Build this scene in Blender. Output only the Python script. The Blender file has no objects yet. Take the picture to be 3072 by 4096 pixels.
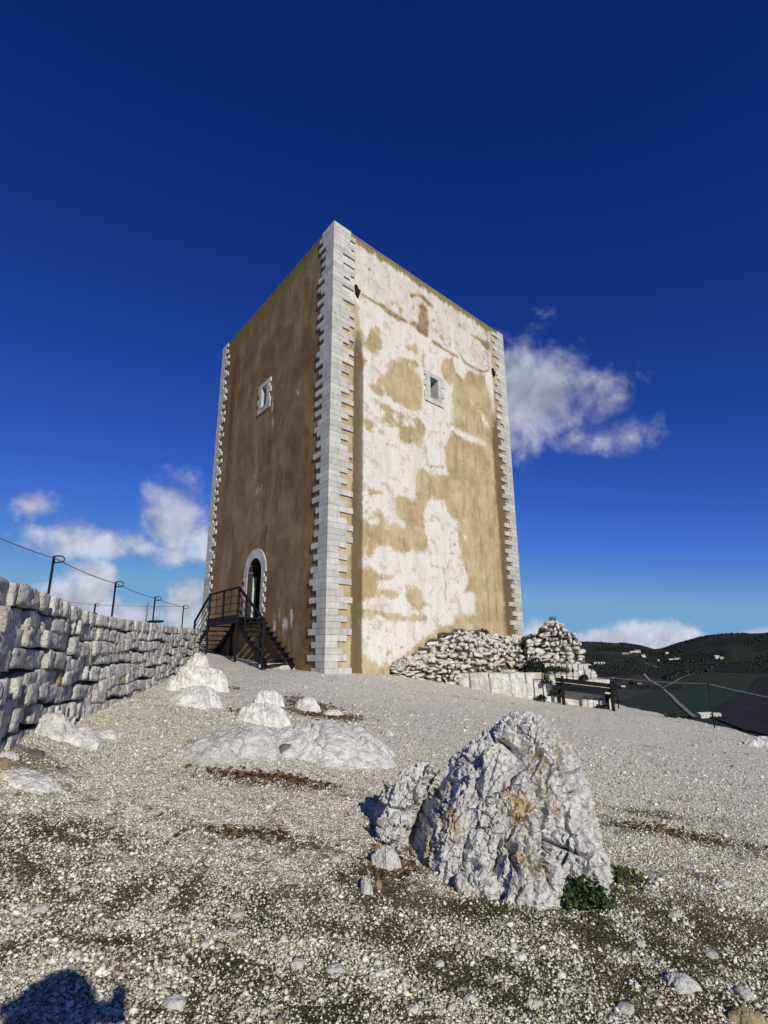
import bpy, bmesh, math, random
import numpy as np
from mathutils import Matrix, Vector
random.seed(7); RNG = np.random.default_rng(11)
R = math.radians
SC = bpy.context.scene
COL = SC.collection

# ---------------------------------------------------------------- camera (the lens is at the origin, eye height 1.6 m over the gravel)
FPX, PITCH, ROLL = 533.4557, R(14.8808), R(-0.36294)
def _basis():
    f = np.array([0, math.cos(PITCH), math.sin(PITCH)]); u = np.array([0, -math.sin(PITCH), math.cos(PITCH)]); x = np.array([1., 0, 0])
    return x*math.cos(ROLL)+u*math.sin(ROLL), -x*math.sin(ROLL)+u*math.cos(ROLL), f
CX, CU, CF = _basis()
cam_d = bpy.data.cameras.new('camera'); cam = bpy.data.objects.new('camera', cam_d); COL.objects.link(cam)
cam_d.sensor_fit = 'HORIZONTAL'; cam_d.sensor_width = 36; cam_d.lens = FPX/768*36
cam_d.clip_start = 0.02; cam_d.clip_end = 40000
cam.matrix_world = Matrix(((CX[0], CU[0], -CF[0], 0), (CX[1], CU[1], -CF[1], 0), (CX[2], CU[2], -CF[2], 0), (0, 0, 0, 1)))
SC.camera = cam
def ray(sx, sy):            # direction seen at a point of the 3072 x 4096 photograph
    return CX*(sx/4-384)-CU*(sy/4-512)+CF*FPX
def atdepth(sx, sy, y):
    d = ray(sx, sy); return d*(y/d[1])

# ---------------------------------------------------------------- light
SUN_AZ, SUN_EL = R(-23.5), R(25.5)          # the way the light travels, and the sun's height
SUN_STRENGTH = 4.0
sd = bpy.data.lights.new('sun', 'SUN'); sd.energy = SUN_STRENGTH; sd.angle = R(0.5); sd.color = (1.0, 0.935, 0.81)
so = bpy.data.objects.new('sun', sd); COL.objects.link(so)
LIGHT = Vector((math.sin(SUN_AZ)*math.cos(SUN_EL), math.cos(SUN_AZ)*math.cos(SUN_EL), -math.sin(SUN_EL)))
so.rotation_euler = LIGHT.to_track_quat('-Z', 'Y').to_euler()
SC.view_settings.view_transform = 'Standard'; SC.view_settings.look = 'None'
SC.cycles.max_bounces = 4; SC.cycles.diffuse_bounces = 2; SC.cycles.glossy_bounces = 1; SC.cycles.caustics_reflective = False; SC.cycles.caustics_refractive = False
SC.view_settings.exposure = 0.0; SC.view_settings.gamma = 1.0; SC.view_settings.use_curve_mapping = False

# ---------------------------------------------------------------- node helper
class NT:
    def __init__(s, tree): s.t = tree
    def n(s, typ, props=None, **inp):
        nd = s.t.nodes.new(typ)
        for k, v in (props or {}).items(): setattr(nd, k, v)
        for k, v in inp.items():
            key = int(k[1:]) if k[0] == '_' else k.replace('__', ' ')
            s.set(nd.inputs[key], v)
        return nd
    def set(s, sock, v):
        if hasattr(v, 'is_output'): s.t.links.new(v, sock)
        elif isinstance(v, bpy.types.Node): s.t.links.new(v.outputs[0], sock)
        else:
            if sock.type == 'RGBA' and hasattr(v, '__len__') and len(v) == 3: v = (*v, 1)
            sock.default_value = v
    def m(s, op, a, b=0.0, c=None, clamp=False):
        nd = s.n('ShaderNodeMath', dict(operation=op, use_clamp=clamp)); s.set(nd.inputs[0], a)
        if b is not None: s.set(nd.inputs[1], b)
        if c is not None: s.set(nd.inputs[2], c)
        return nd.outputs[0]
    def mix(s, f, a, b, mode='MIX'):
        nd = s.n('ShaderNodeMix', dict(data_type='RGBA', blend_type=mode)); s.set(nd.inputs[0], f); s.set(nd.inputs[6], a); s.set(nd.inputs[7], b)
        return nd.outputs[2]
    def ss(s, v, lo, hi):
        nd = s.n('ShaderNodeMapRange', dict(interpolation_type='SMOOTHSTEP', clamp=True)); s.set(nd.inputs[0], v); s.set(nd.inputs[1], lo); s.set(nd.inputs[2], hi)
        return nd.outputs[0]
    def lin(s, v, lo, hi, a=0., b=1.):
        nd = s.n('ShaderNodeMapRange', dict(clamp=True)); s.set(nd.inputs[0], v); s.set(nd.inputs[1], lo); s.set(nd.inputs[2], hi); s.set(nd.inputs[3], a); s.set(nd.inputs[4], b)
        return nd.outputs[0]
    def noise(s, vec, scale, detail=5, rough=.55, dist=0.0):
        nd = s.n('ShaderNodeTexNoise', Vector=vec, Scale=scale, Detail=detail, Roughness=rough, Distortion=dist); return nd.outputs[0]
    def voro(s, vec, scale, feature='F1', out=0):
        nd = s.n('ShaderNodeTexVoronoi', dict(feature=feature), Vector=vec, Scale=scale); return nd.outputs[out]
    def scale(s, vec, v):
        nd = s.n('ShaderNodeMapping'); s.set(nd.inputs[0], vec); nd.inputs[3].default_value = v; return nd.outputs[0]
    def attr(s, name):
        return s.n('ShaderNodeAttribute', dict(attribute_name=name)).outputs['Fac']

# ---------------------------------------------------------------- world: sky and clouds
def dir_azel(sx, sy):
    d = ray(sx, sy); return math.atan2(d[0], d[1]), math.atan2(d[2], math.hypot(d[0], d[1]))
world = bpy.data.worlds.new('World'); SC.world = world; world.use_nodes = True
def build_world():
    t = world.node_tree; t.nodes.clear(); N = NT(t)
    sky = N.n('ShaderNodeTexSky', dict(sky_type='NISHITA', sun_disc=False, sun_elevation=SUN_EL, sun_rotation=SUN_AZ+math.pi,
              altitude=2500, air_density=1.0, dust_density=0.15, ozone_density=4.0))
    # the photograph's deep, saturated sky: one curve, with a ceiling that sinks with height
    sep = N.n('ShaderNodeSeparateColor', _0=sky)
    gen = N.n('ShaderNodeTexCoord').outputs['Generated']
    capf = N.lin(N.m('ARCSINE', N.n('ShaderNodeSeparateXYZ', _0=gen).outputs[2]), R(12), R(52), 1.0, .36)  # ceiling sinks with height, dimming the unseen sunward sky to deepen shadows
    ch = [N.m('MULTIPLY', N.m('POWER', N.m('MINIMUM', N.m('MULTIPLY', sep.outputs[i], k), N.m('MULTIPLY', capf, CEIL[i])), g), a) for i, (k, g, a) in enumerate(SKY_CURVE)]
    comb = N.n('ShaderNodeCombineColor', _0=ch[0], _1=ch[1], _2=ch[2])
    xyz = N.n('ShaderNodeSeparateXYZ', _0=gen)
    az = N.m('ARCTAN2', xyz.outputs[0], xyz.outputs[1]); el = N.m('ARCSINE', xyz.outputs[2])
    nz = lambda off: N.noise(N.n('ShaderNodeVectorMath', dict(operation='ADD'), _0=gen, _1=off).outputs[0], 8.5, 8, .55, .3)
    n1 = nz((0, 0, 0)); n1b = nz((.014, -.006, .022)); n2 = N.noise(gen, 34, 5, .6)
    wob = N.m('ADD', N.m('MULTIPLY', N.m('SUBTRACT', n1, .5), 2.3), N.m('MULTIPLY', N.m('SUBTRACT', n2, .5), 1.0))
    #        src x, src y, half width px, half height px, weight
    CL = [(2170, 1610, 230, 200, 1.35), (2060, 1600, 200, 240, 1.3), (2350, 1580, 170, 170, 1.15), (2440, 1760, 200, 110, 1.0), (2300, 1760, 200, 110, 1.0), (2160, 1380, 50, 110, .6),
          (420, 2170, 260, 75, 1.25), (700, 2080, 130, 150, 1.35), (840, 2150, 150, 110, 1.25), (120, 2020, 150, 90, .85), (570, 2190, 160, 55, 1.1),
          (390, 2350, 100, 110, 1.35), (350, 2430, 190, 90, 1.4), (530, 2460, 150, 80, 1.3), (735, 2420, 80, 110, 1.35), (790, 2480, 110, 70, 1.3),
          (2140, 2530, 140, 110, 1.0), (2480, 2585, 210, 55, 1.2), (2640, 2570, 180, 75, 1.3), (2780, 2590, 160, 50, 1.1), (3020, 2535, 240, 36, .95)]
    CLW = []
    for sx, sy, hw, hh, c in CL:
        a, e = dir_azel(sx, sy); a2, _ = dir_azel(sx+hw, sy); _, e2 = dir_azel(sx, sy-hh); CLW.append((a, e, abs(a2-a)*1.12, abs(e2-e)*1.12, c))
    for k in range(7):     # the rest of the horizon goes on in the same way
        a = R(64+k*36); CLW.append((a if a < math.pi else a-2*math.pi, R(5+5*((k*7) % 5)/4), R(9+(k*3) % 5), R(3.5+(k*5) % 3), 1.0))
    ae = N.n('ShaderNodeCombineXYZ', _0=az, _1=el).outputs[0]; fld = None
    for a, e, wa, we, c in CLW:
        v = N.n('ShaderNodeVectorMath', dict(operation='MULTIPLY_ADD'), _0=ae, _1=(1/wa, 1/we, 0), _2=(-a/wa, -e/we, 0)).outputs[0]
        ln = N.n('ShaderNodeVectorMath', dict(operation='LENGTH'), _0=v).outputs['Value']
        d = N.m('SUBTRACT', c, ln); fld = d if fld is None else N.m('MAXIMUM', fld, d)
    low = N.lin(el, R(4), R(24), 1, 0)
    alpha = N.m('MULTIPLY', N.ss(N.m('ADD', fld, wob), .12, N.lin(low, 0, 1, 1.25, .78)), N.lin(low, 0, 1, .80, .92))
    shade = N.lin(N.m('SUBTRACT', n1, n1b), -.10, .10, .50, .88)
    shade = N.m('MULTIPLY', shade, N.lin(low, 0, 1, .86, .95))
    lit = N.n('ShaderNodeVectorMath', dict(operation='SCALE')); lit.inputs[0].default_value = (.80, .83, .98); N.set(lit.inputs[3], N.m('DIVIDE', shade, SKY_STRENGTH))
    base = N.mix(alpha, comb.outputs[0], lit.outputs[0])
    bg = N.n('ShaderNodeBackground', Color=base, Strength=SKY_STRENGTH)
    out = N.n('ShaderNodeOutputWorld'); t.links.new(bg.outputs[0], out.inputs[0])
SKY_STRENGTH = 0.10
CEIL = (.32, .56, .58)     # caps the sun's glow, so unseen sky behind the lens fills shadows less
SKY_CURVE = ((.1, 1.8, 13.5), (.1, 1.45, 8.7), (.1, 1.15, 11.7))
build_world()
world.cycles.sampling_method = 'MANUAL'; world.cycles.sample_map_resolution = 256

# ---------------------------------------------------------------- numpy noise
def _hash(ix, iy, iz, s):
    h = (ix.astype(np.int64)*374761393 + iy.astype(np.int64)*668265263 + iz.astype(np.int64)*2147483647 + s*1274126177) & 0xffffffff
    h = ((h ^ (h >> 13))*1274126177) & 0xffffffff
    h = ((h ^ (h >> 16))*2246822519) & 0xffffffff
    return ((h ^ (h >> 15)) & 0xffffff)/float(0xffffff)
def vnoise(P, seed=0):                       # value noise, -1..1
    P = np.asarray(P, float); i = np.floor(P).astype(np.int64); f = P-i; u = f*f*f*(f*(f*6-15)+10); r = 0
    for dx in (0, 1):
        for dy in (0, 1):
            for dz in (0, 1):
                w = (u[:, 0] if dx else 1-u[:, 0])*(u[:, 1] if dy else 1-u[:, 1])*(u[:, 2] if dz else 1-u[:, 2])
                r = r+w*_hash(i[:, 0]+dx, i[:, 1]+dy, i[:, 2]+dz, seed)
    return r*2-1
def fbm(P, oct=4, seed=0, gain=.5):
    r = 0; a = 1; t = 0
    for o in range(oct): r = r+a*vnoise(np.asarray(P)*2.03**o+o*17.3, seed+o); t += a; a *= gain
    return r/t
def ridged(P, oct=4, seed=0):
    r = 0; a = 1; t = 0
    for o in range(oct): r = r+a*(1-2*np.abs(vnoise(np.asarray(P)*2.07**o+o*9.1, seed+o))); t += a; a *= .5
    return r/t
def worley(P, seed=0):                       # F2-F1
    P = np.asarray(P, float); i = np.floor(P).astype(np.int64); f1 = np.full(len(P), 9.); f2 = f1.copy()
    for dx in (-1, 0, 1):
        for dy in (-1, 0, 1):
            for dz in (-1, 0, 1):
                c = i+np.array([dx, dy, dz])
                q = np.stack([c[:, k]+_hash(c[:, 0], c[:, 1], c[:, 2], seed+k*7+1) for k in range(3)], 1)
                d = np.sqrt(((q-P)**2).sum(1)); f2 = np.minimum(f2, np.maximum(f1, d)); f1 = np.minimum(f1, d)
    return f2-f1

# ---------------------------------------------------------------- object helpers
def mesh(name, V, F, smooth=False):
    me = bpy.data.meshes.new(name); me.from_pydata([tuple(map(float, v)) for v in V], [], [tuple(map(int, f)) for f in F])
    if smooth: me.polygons.foreach_set('use_smooth', [True]*len(me.polygons))
    me.update(); return me
def mesh_tri(name, V, T, smooth=False):      # fast: numpy arrays of triangles
    me = bpy.data.meshes.new(name); V = np.asarray(V, np.float32); T = np.asarray(T, np.int32)
    me.vertices.add(len(V)); me.vertices.foreach_set('co', V.ravel())
    me.loops.add(T.size); me.loops.foreach_set('vertex_index', T.ravel())
    me.polygons.add(len(T)); me.polygons.foreach_set('loop_start', np.arange(0, T.size, T.shape[1], dtype=np.int32))
    me.polygons.foreach_set('loop_total', np.full(len(T), T.shape[1], np.int32))
    if smooth: me.polygons.foreach_set('use_smooth', np.ones(len(T), bool))
    me.update(calc_edges=True); return me
def obj(name, me, mat=None, parent=None, loc=None, rot=None, scale=None):
    o = bpy.data.objects.new(name, me); COL.objects.link(o)
    if mat is not None and me is not None and len(me.materials) == 0: me.materials.append(mat)
    if parent is not None: o.parent = parent
    if loc is not None: o.location = loc
    if rot is not None: o.rotation_euler = rot
    if scale is not None: o.scale = scale
    return o
def tag(o, label, cat, group=None):
    o['label'] = label; o['category'] = cat
    if group: o['group'] = group
    return o
def thing(name, label, cat, loc=(0, 0, 0), group=None):
    o = bpy.data.objects.new(name, None); o.empty_display_size = .2; COL.objects.link(o); o.location = loc
    return tag(o, label, cat, group)
class MB:                                    # collects boxes, bars and tubes into one mesh
    def __init__(s): s.V = []; s.F = []
    def add(s, V, F):
        b = len(s.V); s.V += [tuple(map(float, v)) for v in V]; s.F += [tuple(int(i)+b for i in f) for f in F]; return s
    def prism(s, poly, z0, z1):
        n = len(poly); V = [(*p[:2], z0) for p in poly]+[(*p[:2], z1) for p in poly]
        F = [tuple(range(n))[::-1], tuple(range(n, 2*n))]+[(i, (i+1) % n, (i+1) % n+n, i+n) for i in range(n)]
        return s.add(V, F)
    def frame(s, o, a, b, c):                # parallelepiped from a corner and three edge vectors
        o, a, b, c = map(np.asarray, (o, a, b, c))
        V = [o, o+a, o+a+b, o+b, o+c, o+a+c, o+a+b+c, o+b+c]
        F = [(0, 3, 2, 1), (4, 5, 6, 7), (0, 1, 5, 4), (1, 2, 6, 5), (2, 3, 7, 6), (3, 0, 4, 7)]
        if np.dot(np.cross(a, b), c) < 0: F = [f[::-1] for f in F]
        return s.add(V, F)
    def bar(s, p, q, w, h=None, up=(0, 0, 1)):   # rectangular bar from p to q
        p, q, up = np.array(p, float), np.array(q, float), np.array(up, float); h = w if h is None else h
        d = q-p; d /= np.linalg.norm(d); x = np.cross(d, up)
        if np.linalg.norm(x) < 1e-4: x = np.cross(d, (1, 0, 0.))
        x /= np.linalg.norm(x); u = np.cross(x, d)
        return s.frame(p-x*w/2-u*h/2, x*w, u*h, q-p)
    def tube(s, pts, r, n=8, close=False):
        pts = [np.array(p, float) for p in pts]; rings = []
        rr = r if hasattr(r, '__len__') else [r]*len(pts)
        ref = np.array([.3, .2, 1.])
        for i, p in enumerate(pts):
            d = pts[min(i+1, len(pts)-1)]-pts[max(i-1, 0)]
            if close: d = pts[(i+1) % len(pts)]-pts[i-1]
            d /= np.linalg.norm(d); x = np.cross(d, ref); x /= np.linalg.norm(x); u = np.cross(x, d)
            rings.append([p+rr[i]*(x*math.cos(a)+u*math.sin(a)) for a in np.linspace(0, 2*math.pi, n, endpoint=False)])
        V = [v for g in rings for v in g]; F = []; m = len(pts)
        for i in range(m if close else m-1):
            for k in range(n): F.append((i*n+k, i*n+(k+1) % n, ((i+1) % m)*n+(k+1) % n, ((i+1) % m)*n+k))
        if not close: F += [tuple(range(n))[::-1], tuple(range((m-1)*n, m*n))]
        return s.add(V, F)
    def build(s, name, mat, parent=None, smooth=False, loc=None):
        me = mesh(name, s.V, s.F, smooth); bm = bmesh.new(); bm.from_mesh(me); bmesh.ops.recalc_face_normals(bm, faces=bm.faces); bm.to_mesh(me); bm.free()
        return obj(name, me, mat, parent, loc)
def ico(sub):
    bm = bmesh.new(); bmesh.ops.create_icosphere(bm, subdivisions=sub, radius=1)
    V = np.array([v.co[:] for v in bm.verts]); F = np.array([[v.index for v in f.verts] for f in bm.faces]); bm.free(); return V, F
ICO = {k: ico(k) for k in (1, 2, 3, 4, 5, 6)}
def hull(pts):
    bm = bmesh.new()
    for p in pts: bm.verts.new(p)
    r = bmesh.ops.convex_hull(bm, input=bm.verts)
    bad = [v for v in bm.verts if not v.link_faces]
    bmesh.ops.delete(bm, geom=bad, context='VERTS')
    bmesh.ops.recalc_face_normals(bm, faces=bm.faces); bm.verts.index_update()
    V = np.array([v.co[:] for v in bm.verts]); F = np.array([[v.index for v in f.verts] for f in bm.faces]); bm.free(); return V, F
def cut_stone(k, n=5, rough=.10, rnd_=.07, rib=.075):            # squarish hammer-dressed block in the unit cube, about 190 triangles
    bm = bmesh.new(); bmesh.ops.create_cube(bm, size=1.0); bmesh.ops.subdivide_edges(bm, edges=bm.edges, cuts=n-1, use_grid_fill=True); bmesh.ops.triangulate(bm, faces=bm.faces); bm.verts.index_update()
    V = np.array([v.co[:] for v in bm.verts]); F = np.array([[v.index for v in f.verts] for f in bm.faces]); bm.free()
    d = V/np.linalg.norm(V, axis=1)[:, None]; V = V*(1-rnd_*.8)+d*.5*rnd_; V = V+d*(rough*fbm(V*2.6+k*5.1, 3, k)+rib*ridged(V*[5.5, 5.5, 1.6]+k, 3, k+3)*(np.abs(V[:, 1]) > .25))[:, None]
    V[:, 0] += .12*V[:, 2]*math.sin(k*1.7); V = V-(V.max(0)+V.min(0))/2; return V/(V.max(0)-V.min(0)), F
def stone_variant(k, n=16, boxy=.6):         # angular lump inside the unit cube, 20 to 40 triangles
    rg = np.random.default_rng(k); d = rg.normal(size=(n, 3)); d /= np.linalg.norm(d, axis=1)[:, None]
    b = d/np.abs(d).max(1)[:, None]; p = (d*(1-boxy)+b*boxy)*(rg.uniform(.82, 1, (n, 1)))
    V, F = hull(p); V = V-(V.max(0)+V.min(0))/2; V = V/(V.max(0)-V.min(0)); return V, F

# ---------------------------------------------------------------- materials
def material(name, fn, rough=.9):
    m = bpy.data.materials.new(name); m.use_nodes = True; t = m.node_tree; N = NT(t)
    bs = t.nodes['Principled BSDF']; bs.inputs['Roughness'].default_value = rough
    bs.inputs['Specular IOR Level'].default_value = .25
    pos = N.n('ShaderNodeNewGeometry').outputs['Position']
    r = fn(N, pos, bs); col, bump = r[0], r[1]
    N.set(bs.inputs['Base Color'], col)
    if bump is not None:
        b = N.n('ShaderNodeBump', Height=bump[0], Strength=bump[1], Distance=bump[2]); t.links.new(b.outputs[0], bs.inputs['Normal'])
    return m
def rnd(N): return N.n('ShaderNodeObjectInfo').outputs['Random']
def isl(N): return N.n('ShaderNodeNewGeometry').outputs['Random Per Island']

def limestone(name, light=(.74, .735, .72), mid=(.5, .49, .475), dark=(.10, .105, .10), lich=.0, sc=1.0, spots=.6, warm=.0, bump=.6):
    def fn(N, pos, bs):
        n1 = N.noise(pos, 5*sc, 8, .62); n2 = N.noise(pos, 28*sc, 6, .65); n3 = N.noise(pos, 11*sc, 5, .6, .6)
        c = N.mix(N.ss(n1, .33, .62), mid, light)
        c = N.mix(N.m('MULTIPLY', N.ss(n2, .54, .72), spots), c, dark)
        c = N.mix(N.m('MULTIPLY', N.ss(n3, .60, .70), spots*.7), c, dark)
        if warm: c = N.mix(N.m('MULTIPLY', N.ss(N.noise(pos, 2.3*sc, 4, .6), .52, .7), warm), c, (.42, .30, .16))
        if lich:
            lm = N.m('MULTIPLY', N.ss(N.m('ADD', N.noise(pos, 3.3, 3, .5), N.m('MULTIPLY', N.m('SUBTRACT', N.noise(pos, 34, 5, .75), .5), .9)), 1-lich*.5, 1-lich*.5+.08), .85)
            c = N.mix(lm, c, (.56, .40, .13))
        v = N.lin(rnd(N), 0, 1, .82, 1.08)
        hs = N.n('ShaderNodeHueSaturation', Color=c, Value=v)
        h = N.m('ADD', N.noise(pos, 22*sc, 10, .68), N.m('MULTIPLY', N.voro(pos, 16*sc), .5))
        return hs.outputs[0], (h, bump, .05/sc)
    return material(name, fn)
MAT = {}
MAT['rock'] = limestone('limestone_rock', light=(.90, .89, .865), mid=(.70, .685, .65), dark=(.07, .07, .065), lich=.82, spots=.62, bump=.8)
MAT['rock_plain'] = limestone('limestone_pale', light=(.82, .81, .775), mid=(.54, .525, .49), lich=0, spots=.6, sc=1.6, bump=.9)
MAT['rock_dark'] = limestone('stone_dark', light=(.16, .15, .13), mid=(.09, .085, .075), spots=.4)
MAT['rock_warm'] = limestone('stone_ochre', light=(.42, .33, .2), mid=(.3, .22, .13), spots=.3)
MAT['wallstone'] = limestone('drystone', light=(.72, .70, .65), mid=(.48, .46, .42), lich=0, spots=.45, warm=.3, sc=1.6, bump=1.0)
MAT['wallstone_ochre'] = limestone('drystone_ochre', light=(.55, .42, .25), mid=(.40, .27, .12), spots=.3, sc=1.5, bump=.9)
MAT['rubble'] = limestone('rubble_stone', light=(.78, .76, .71), mid=(.48, .455, .40), spots=.5, warm=.35, sc=1.3, bump=.8)
MAT['ledge'] = limestone('ledge_stone', light=(.76, .745, .70), mid=(.52, .505, .46), spots=.45, warm=.55, sc=.9, bump=.8)
def _quoin(lichen):
    def fn(N, pos, bs):
        n1 = N.noise(pos, 3, 6, .6); n2 = N.noise(pos, 26, 5, .7); n3 = N.noise(N.scale(pos, (1, 1, .25)), 9, 5, .6)
        c = N.mix(N.ss(n1, .3, .7), (.47, .465, .43), (.60, .595, .555))
        c = N.mix(N.m('MULTIPLY', N.ss(n2, .6, .75), .7), c, (.76, .75, .71))
        c = N.mix(N.m('MULTIPLY', N.ss(n3, .48, .72), .5), c, (.30, .30, .27))
        if lichen: c = N.mix(N.m('MULTIPLY', N.ss(N.noise(pos, 13, 6, .72), .5, .62), .65), c, (.20, .185, .10))
        hs = N.n('ShaderNodeHueSaturation', Color=c, Value=N.lin(rnd(N), 0, 1, .85, 1.08))
        return hs.outputs[0], (N.m('ADD', N.noise(pos, 45, 6, .6), N.noise(pos, 6, 4, .5)), .22, .02)
    return fn
MAT['quoin'] = material('quoin_stone', _quoin(False)); MAT['quoin_lichen'] = material('quoin_stone_lichen', _quoin(True))
def _plaster(N, pos, bs):
    w = N.attr('white'); st = N.attr('stain'); moss = N.attr('moss'); dirty = N.attr('dirty')
    a = N.noise(pos, 1.1, 6, .6); b = N.noise(pos, 4.5, 6, .62); f = N.noise(pos, 17, 5, .65); sv = N.noise(N.scale(pos, (1, 1, .16)), 4.2, 6, .62)
    tan = N.mix(N.ss(a, .34, .66), (.39, .295, .165), (.53, .43, .275))
    tan = N.mix(N.m('MULTIPLY', N.ss(sv, .50, .72), .55), tan, (.20, .135, .068))
    tan = N.mix(N.m('MULTIPLY', N.ss(b, .55, .75), .6), tan, (.56, .455, .30))
    tan = N.mix(N.m('MULTIPLY', N.ss(N.noise(N.scale(pos, (1, 1, .45)), 1.9, 7, .68, .8), .52, .66), .38), tan, (.185, .125, .07))
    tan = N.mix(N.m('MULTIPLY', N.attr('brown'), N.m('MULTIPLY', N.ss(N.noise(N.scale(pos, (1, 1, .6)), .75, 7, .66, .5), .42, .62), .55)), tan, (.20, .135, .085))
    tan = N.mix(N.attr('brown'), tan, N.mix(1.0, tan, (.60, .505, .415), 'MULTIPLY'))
    edge = N.m('ADD', N.m('ADD', w, N.m('MULTIPLY', N.m('SUBTRACT', b, .5), 1.05)), N.m('MULTIPLY', N.m('SUBTRACT', f, .5), .95))
    white = N.mix(N.ss(f, .4, .7), (.66, .635, .58), (.78, .76, .715))
    white = N.mix(N.m('MULTIPLY', N.ss(sv, .46, .72), .55), white, (.52, .48, .40))
    white = N.mix(N.m('MULTIPLY', N.ss(a, .5, .68), .45), white, (.56, .51, .42))
    white = N.mix(N.m('MULTIPLY', dirty, N.ss(N.m('ADD', N.m('MULTIPLY', a, .6), N.m('MULTIPLY', sv, .4)), .3, .7)), white, (.52, .485, .41))
    gp = N.ss(N.m('ADD', N.noise(pos, 2.4, 9, .66), N.m('MULTIPLY', N.m('SUBTRACT', f, .5), .18)), .555, .60)
    white = N.mix(N.m('MULTIPLY', gp, .65), white, (.47, .415, .315))
    c = N.mix(N.ss(edge, .24, .46), tan, (.55, .475, .345))
    c = N.mix(N.ss(edge, .42, .60), c, white)
    hl = N.n('ShaderNodeTexVoronoi', dict(feature='DISTANCE_TO_EDGE'), Vector=N.n('ShaderNodeVectorMath', dict(operation='ADD'), _0=N.scale(pos, (.42, .42, .5)), _1=N.n('ShaderNodeVectorMath', dict(operation='SCALE'), _0=N.n('ShaderNodeTexNoise', Vector=pos, Scale=1.3, Detail=5).outputs[1], _3=.7) .outputs[0]).outputs[0], Scale=1.0).outputs[0]
    c = N.mix(N.m('MULTIPLY', N.ss(hl, .008, .003), N.m('MULTIPLY', N.ss(b, .45, .6), .4)), c, (.13, .095, .055))
    sm = N.ss(N.m('ADD', st, N.m('ADD', N.m('MULTIPLY', N.m('SUBTRACT', b, .5), .8), N.m('MULTIPLY', N.m('SUBTRACT', f, .5), .5))), .3, .85)
    c = N.mix(N.m('MULTIPLY', sm, .85), c, (.095, .063, .026))
    mm = N.ss(N.m('ADD', moss, N.m('ADD', N.m('MULTIPLY', N.m('SUBTRACT', sv, .5), 1.1), N.m('MULTIPLY', N.m('SUBTRACT', f, .5), .4))), .35, .65)
    c = N.mix(N.m('MULTIPLY', mm, .9), c, N.mix(N.ss(f, .4, .65), (.15, .115, .022), (.26, .205, .05)))
    return c, (N.m('ADD', N.m('MULTIPLY', f, .6), N.m('ADD', b, N.m('MULTIPLY', N.ss(edge, .45, .55), .5))), .35, .03)
MAT['plaster'] = material('stucco', _plaster)
def flat(name, col, rough=.6, var=0., metallic=0., sc=20):
    def fn(N, pos, bs):
        bs.inputs['Metallic'].default_value = metallic
        n = N.noise(pos, sc, 5, .6); c2 = tuple(x*(1+var) for x in col); c1 = tuple(x*(1-var) for x in col)
        return N.mix(N.ss(n, .35, .65), c1, c2), (n, .15, .01)
    return material(name, fn, rough)
MAT['iron'] = flat('painted_iron', (.0055, .0055, .006), .65, .25)
MAT['cable'] = flat('steel_cable', (.30, .31, .33), .4, .1, .6)
MAT['wood_dark'] = flat('dark_bench_wood', (.007, .006, .0055), .85, .4, sc=14)
MAT['oak'] = flat('old_window_wood', (.06, .045, .03), .8, .4, sc=30)
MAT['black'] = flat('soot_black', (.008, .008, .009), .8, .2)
MAT['passage_shade'] = flat('passage_shade_tone', (.035, .032, .03), .95, .3)  # shade inside the door passage, put into a near-black colour
MAT['soil'] = flat('dry_soil', (.14, .105, .065), .95, .35, sc=9)
MAT['mortar'] = flat('wall_fill', (.20, .19, .165), .95, .3, sc=12)
MAT['dirt_core'] = flat('rubble_fill', (.10, .085, .055), .95, .4, sc=9)
def leafmat(name, a, b, tr=.0):
    def fn(N, pos, bs): return N.mix(N.lin(isl(N), 0, 1), a, b), None
    return material(name, fn, .6)
MAT['leaf'] = leafmat('leaf_green', (.018, .036, .012), (.05, .082, .025))
MAT['ivy'] = leafmat('ivy_leaf', (.010, .022, .007), (.035, .055, .018))
MAT['drygrass'] = leafmat('dry_grass', (.10, .085, .03), (.21, .165, .07))
MAT['weed'] = leafmat('weed_leaf', (.035, .055, .015), (.10, .105, .03))
MAT['litter'] = leafmat('leaf_litter', (.035, .018, .008), (.22, .125, .055))
MAT['moss'] = leafmat('moss', (.03, .034, .006), (.085, .085, .015))
MAT['yellow'] = flat('petal', (.75, .52, .02), .6, .1)

# ================================================================ the ground: gravel hilltop, slopes, valley, hills, all one sheet
EDGE = np.array([(10.6, -40), (10.0, 6), (9.75, 12.5), (9.7, 14.6), (9.95, 16.6), (9.0, 18.7), (8.3, 20.5), (8.0, 23), (8.5, 30), (2, 42), (-16, 46), (-30, 34), (-32, -20), (-20, -40)], float)
def edge_dist(x, y):                         # > 0 outside the hilltop
    p = np.stack([x, y], -1); d = np.full(x.shape, 1e9); ins = np.zeros(x.shape, bool)
    for a, b in zip(EDGE, np.roll(EDGE, -1, 0)):
        e = b-a; t = np.clip(((p-a)@e)/(e@e), 0, 1); q = a+t[..., None]*e; d = np.minimum(d, np.hypot(*(np.moveaxis(p-q, -1, 0))))
        c = ((a[1] > y) != (b[1] > y)); xi = a[0]+(y-a[1])/np.where(abs(e[1]) < 1e-9, 1e-9, e[1])*e[0]; ins ^= c & (x < xi)
    return np.where(ins, -d, d)
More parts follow.
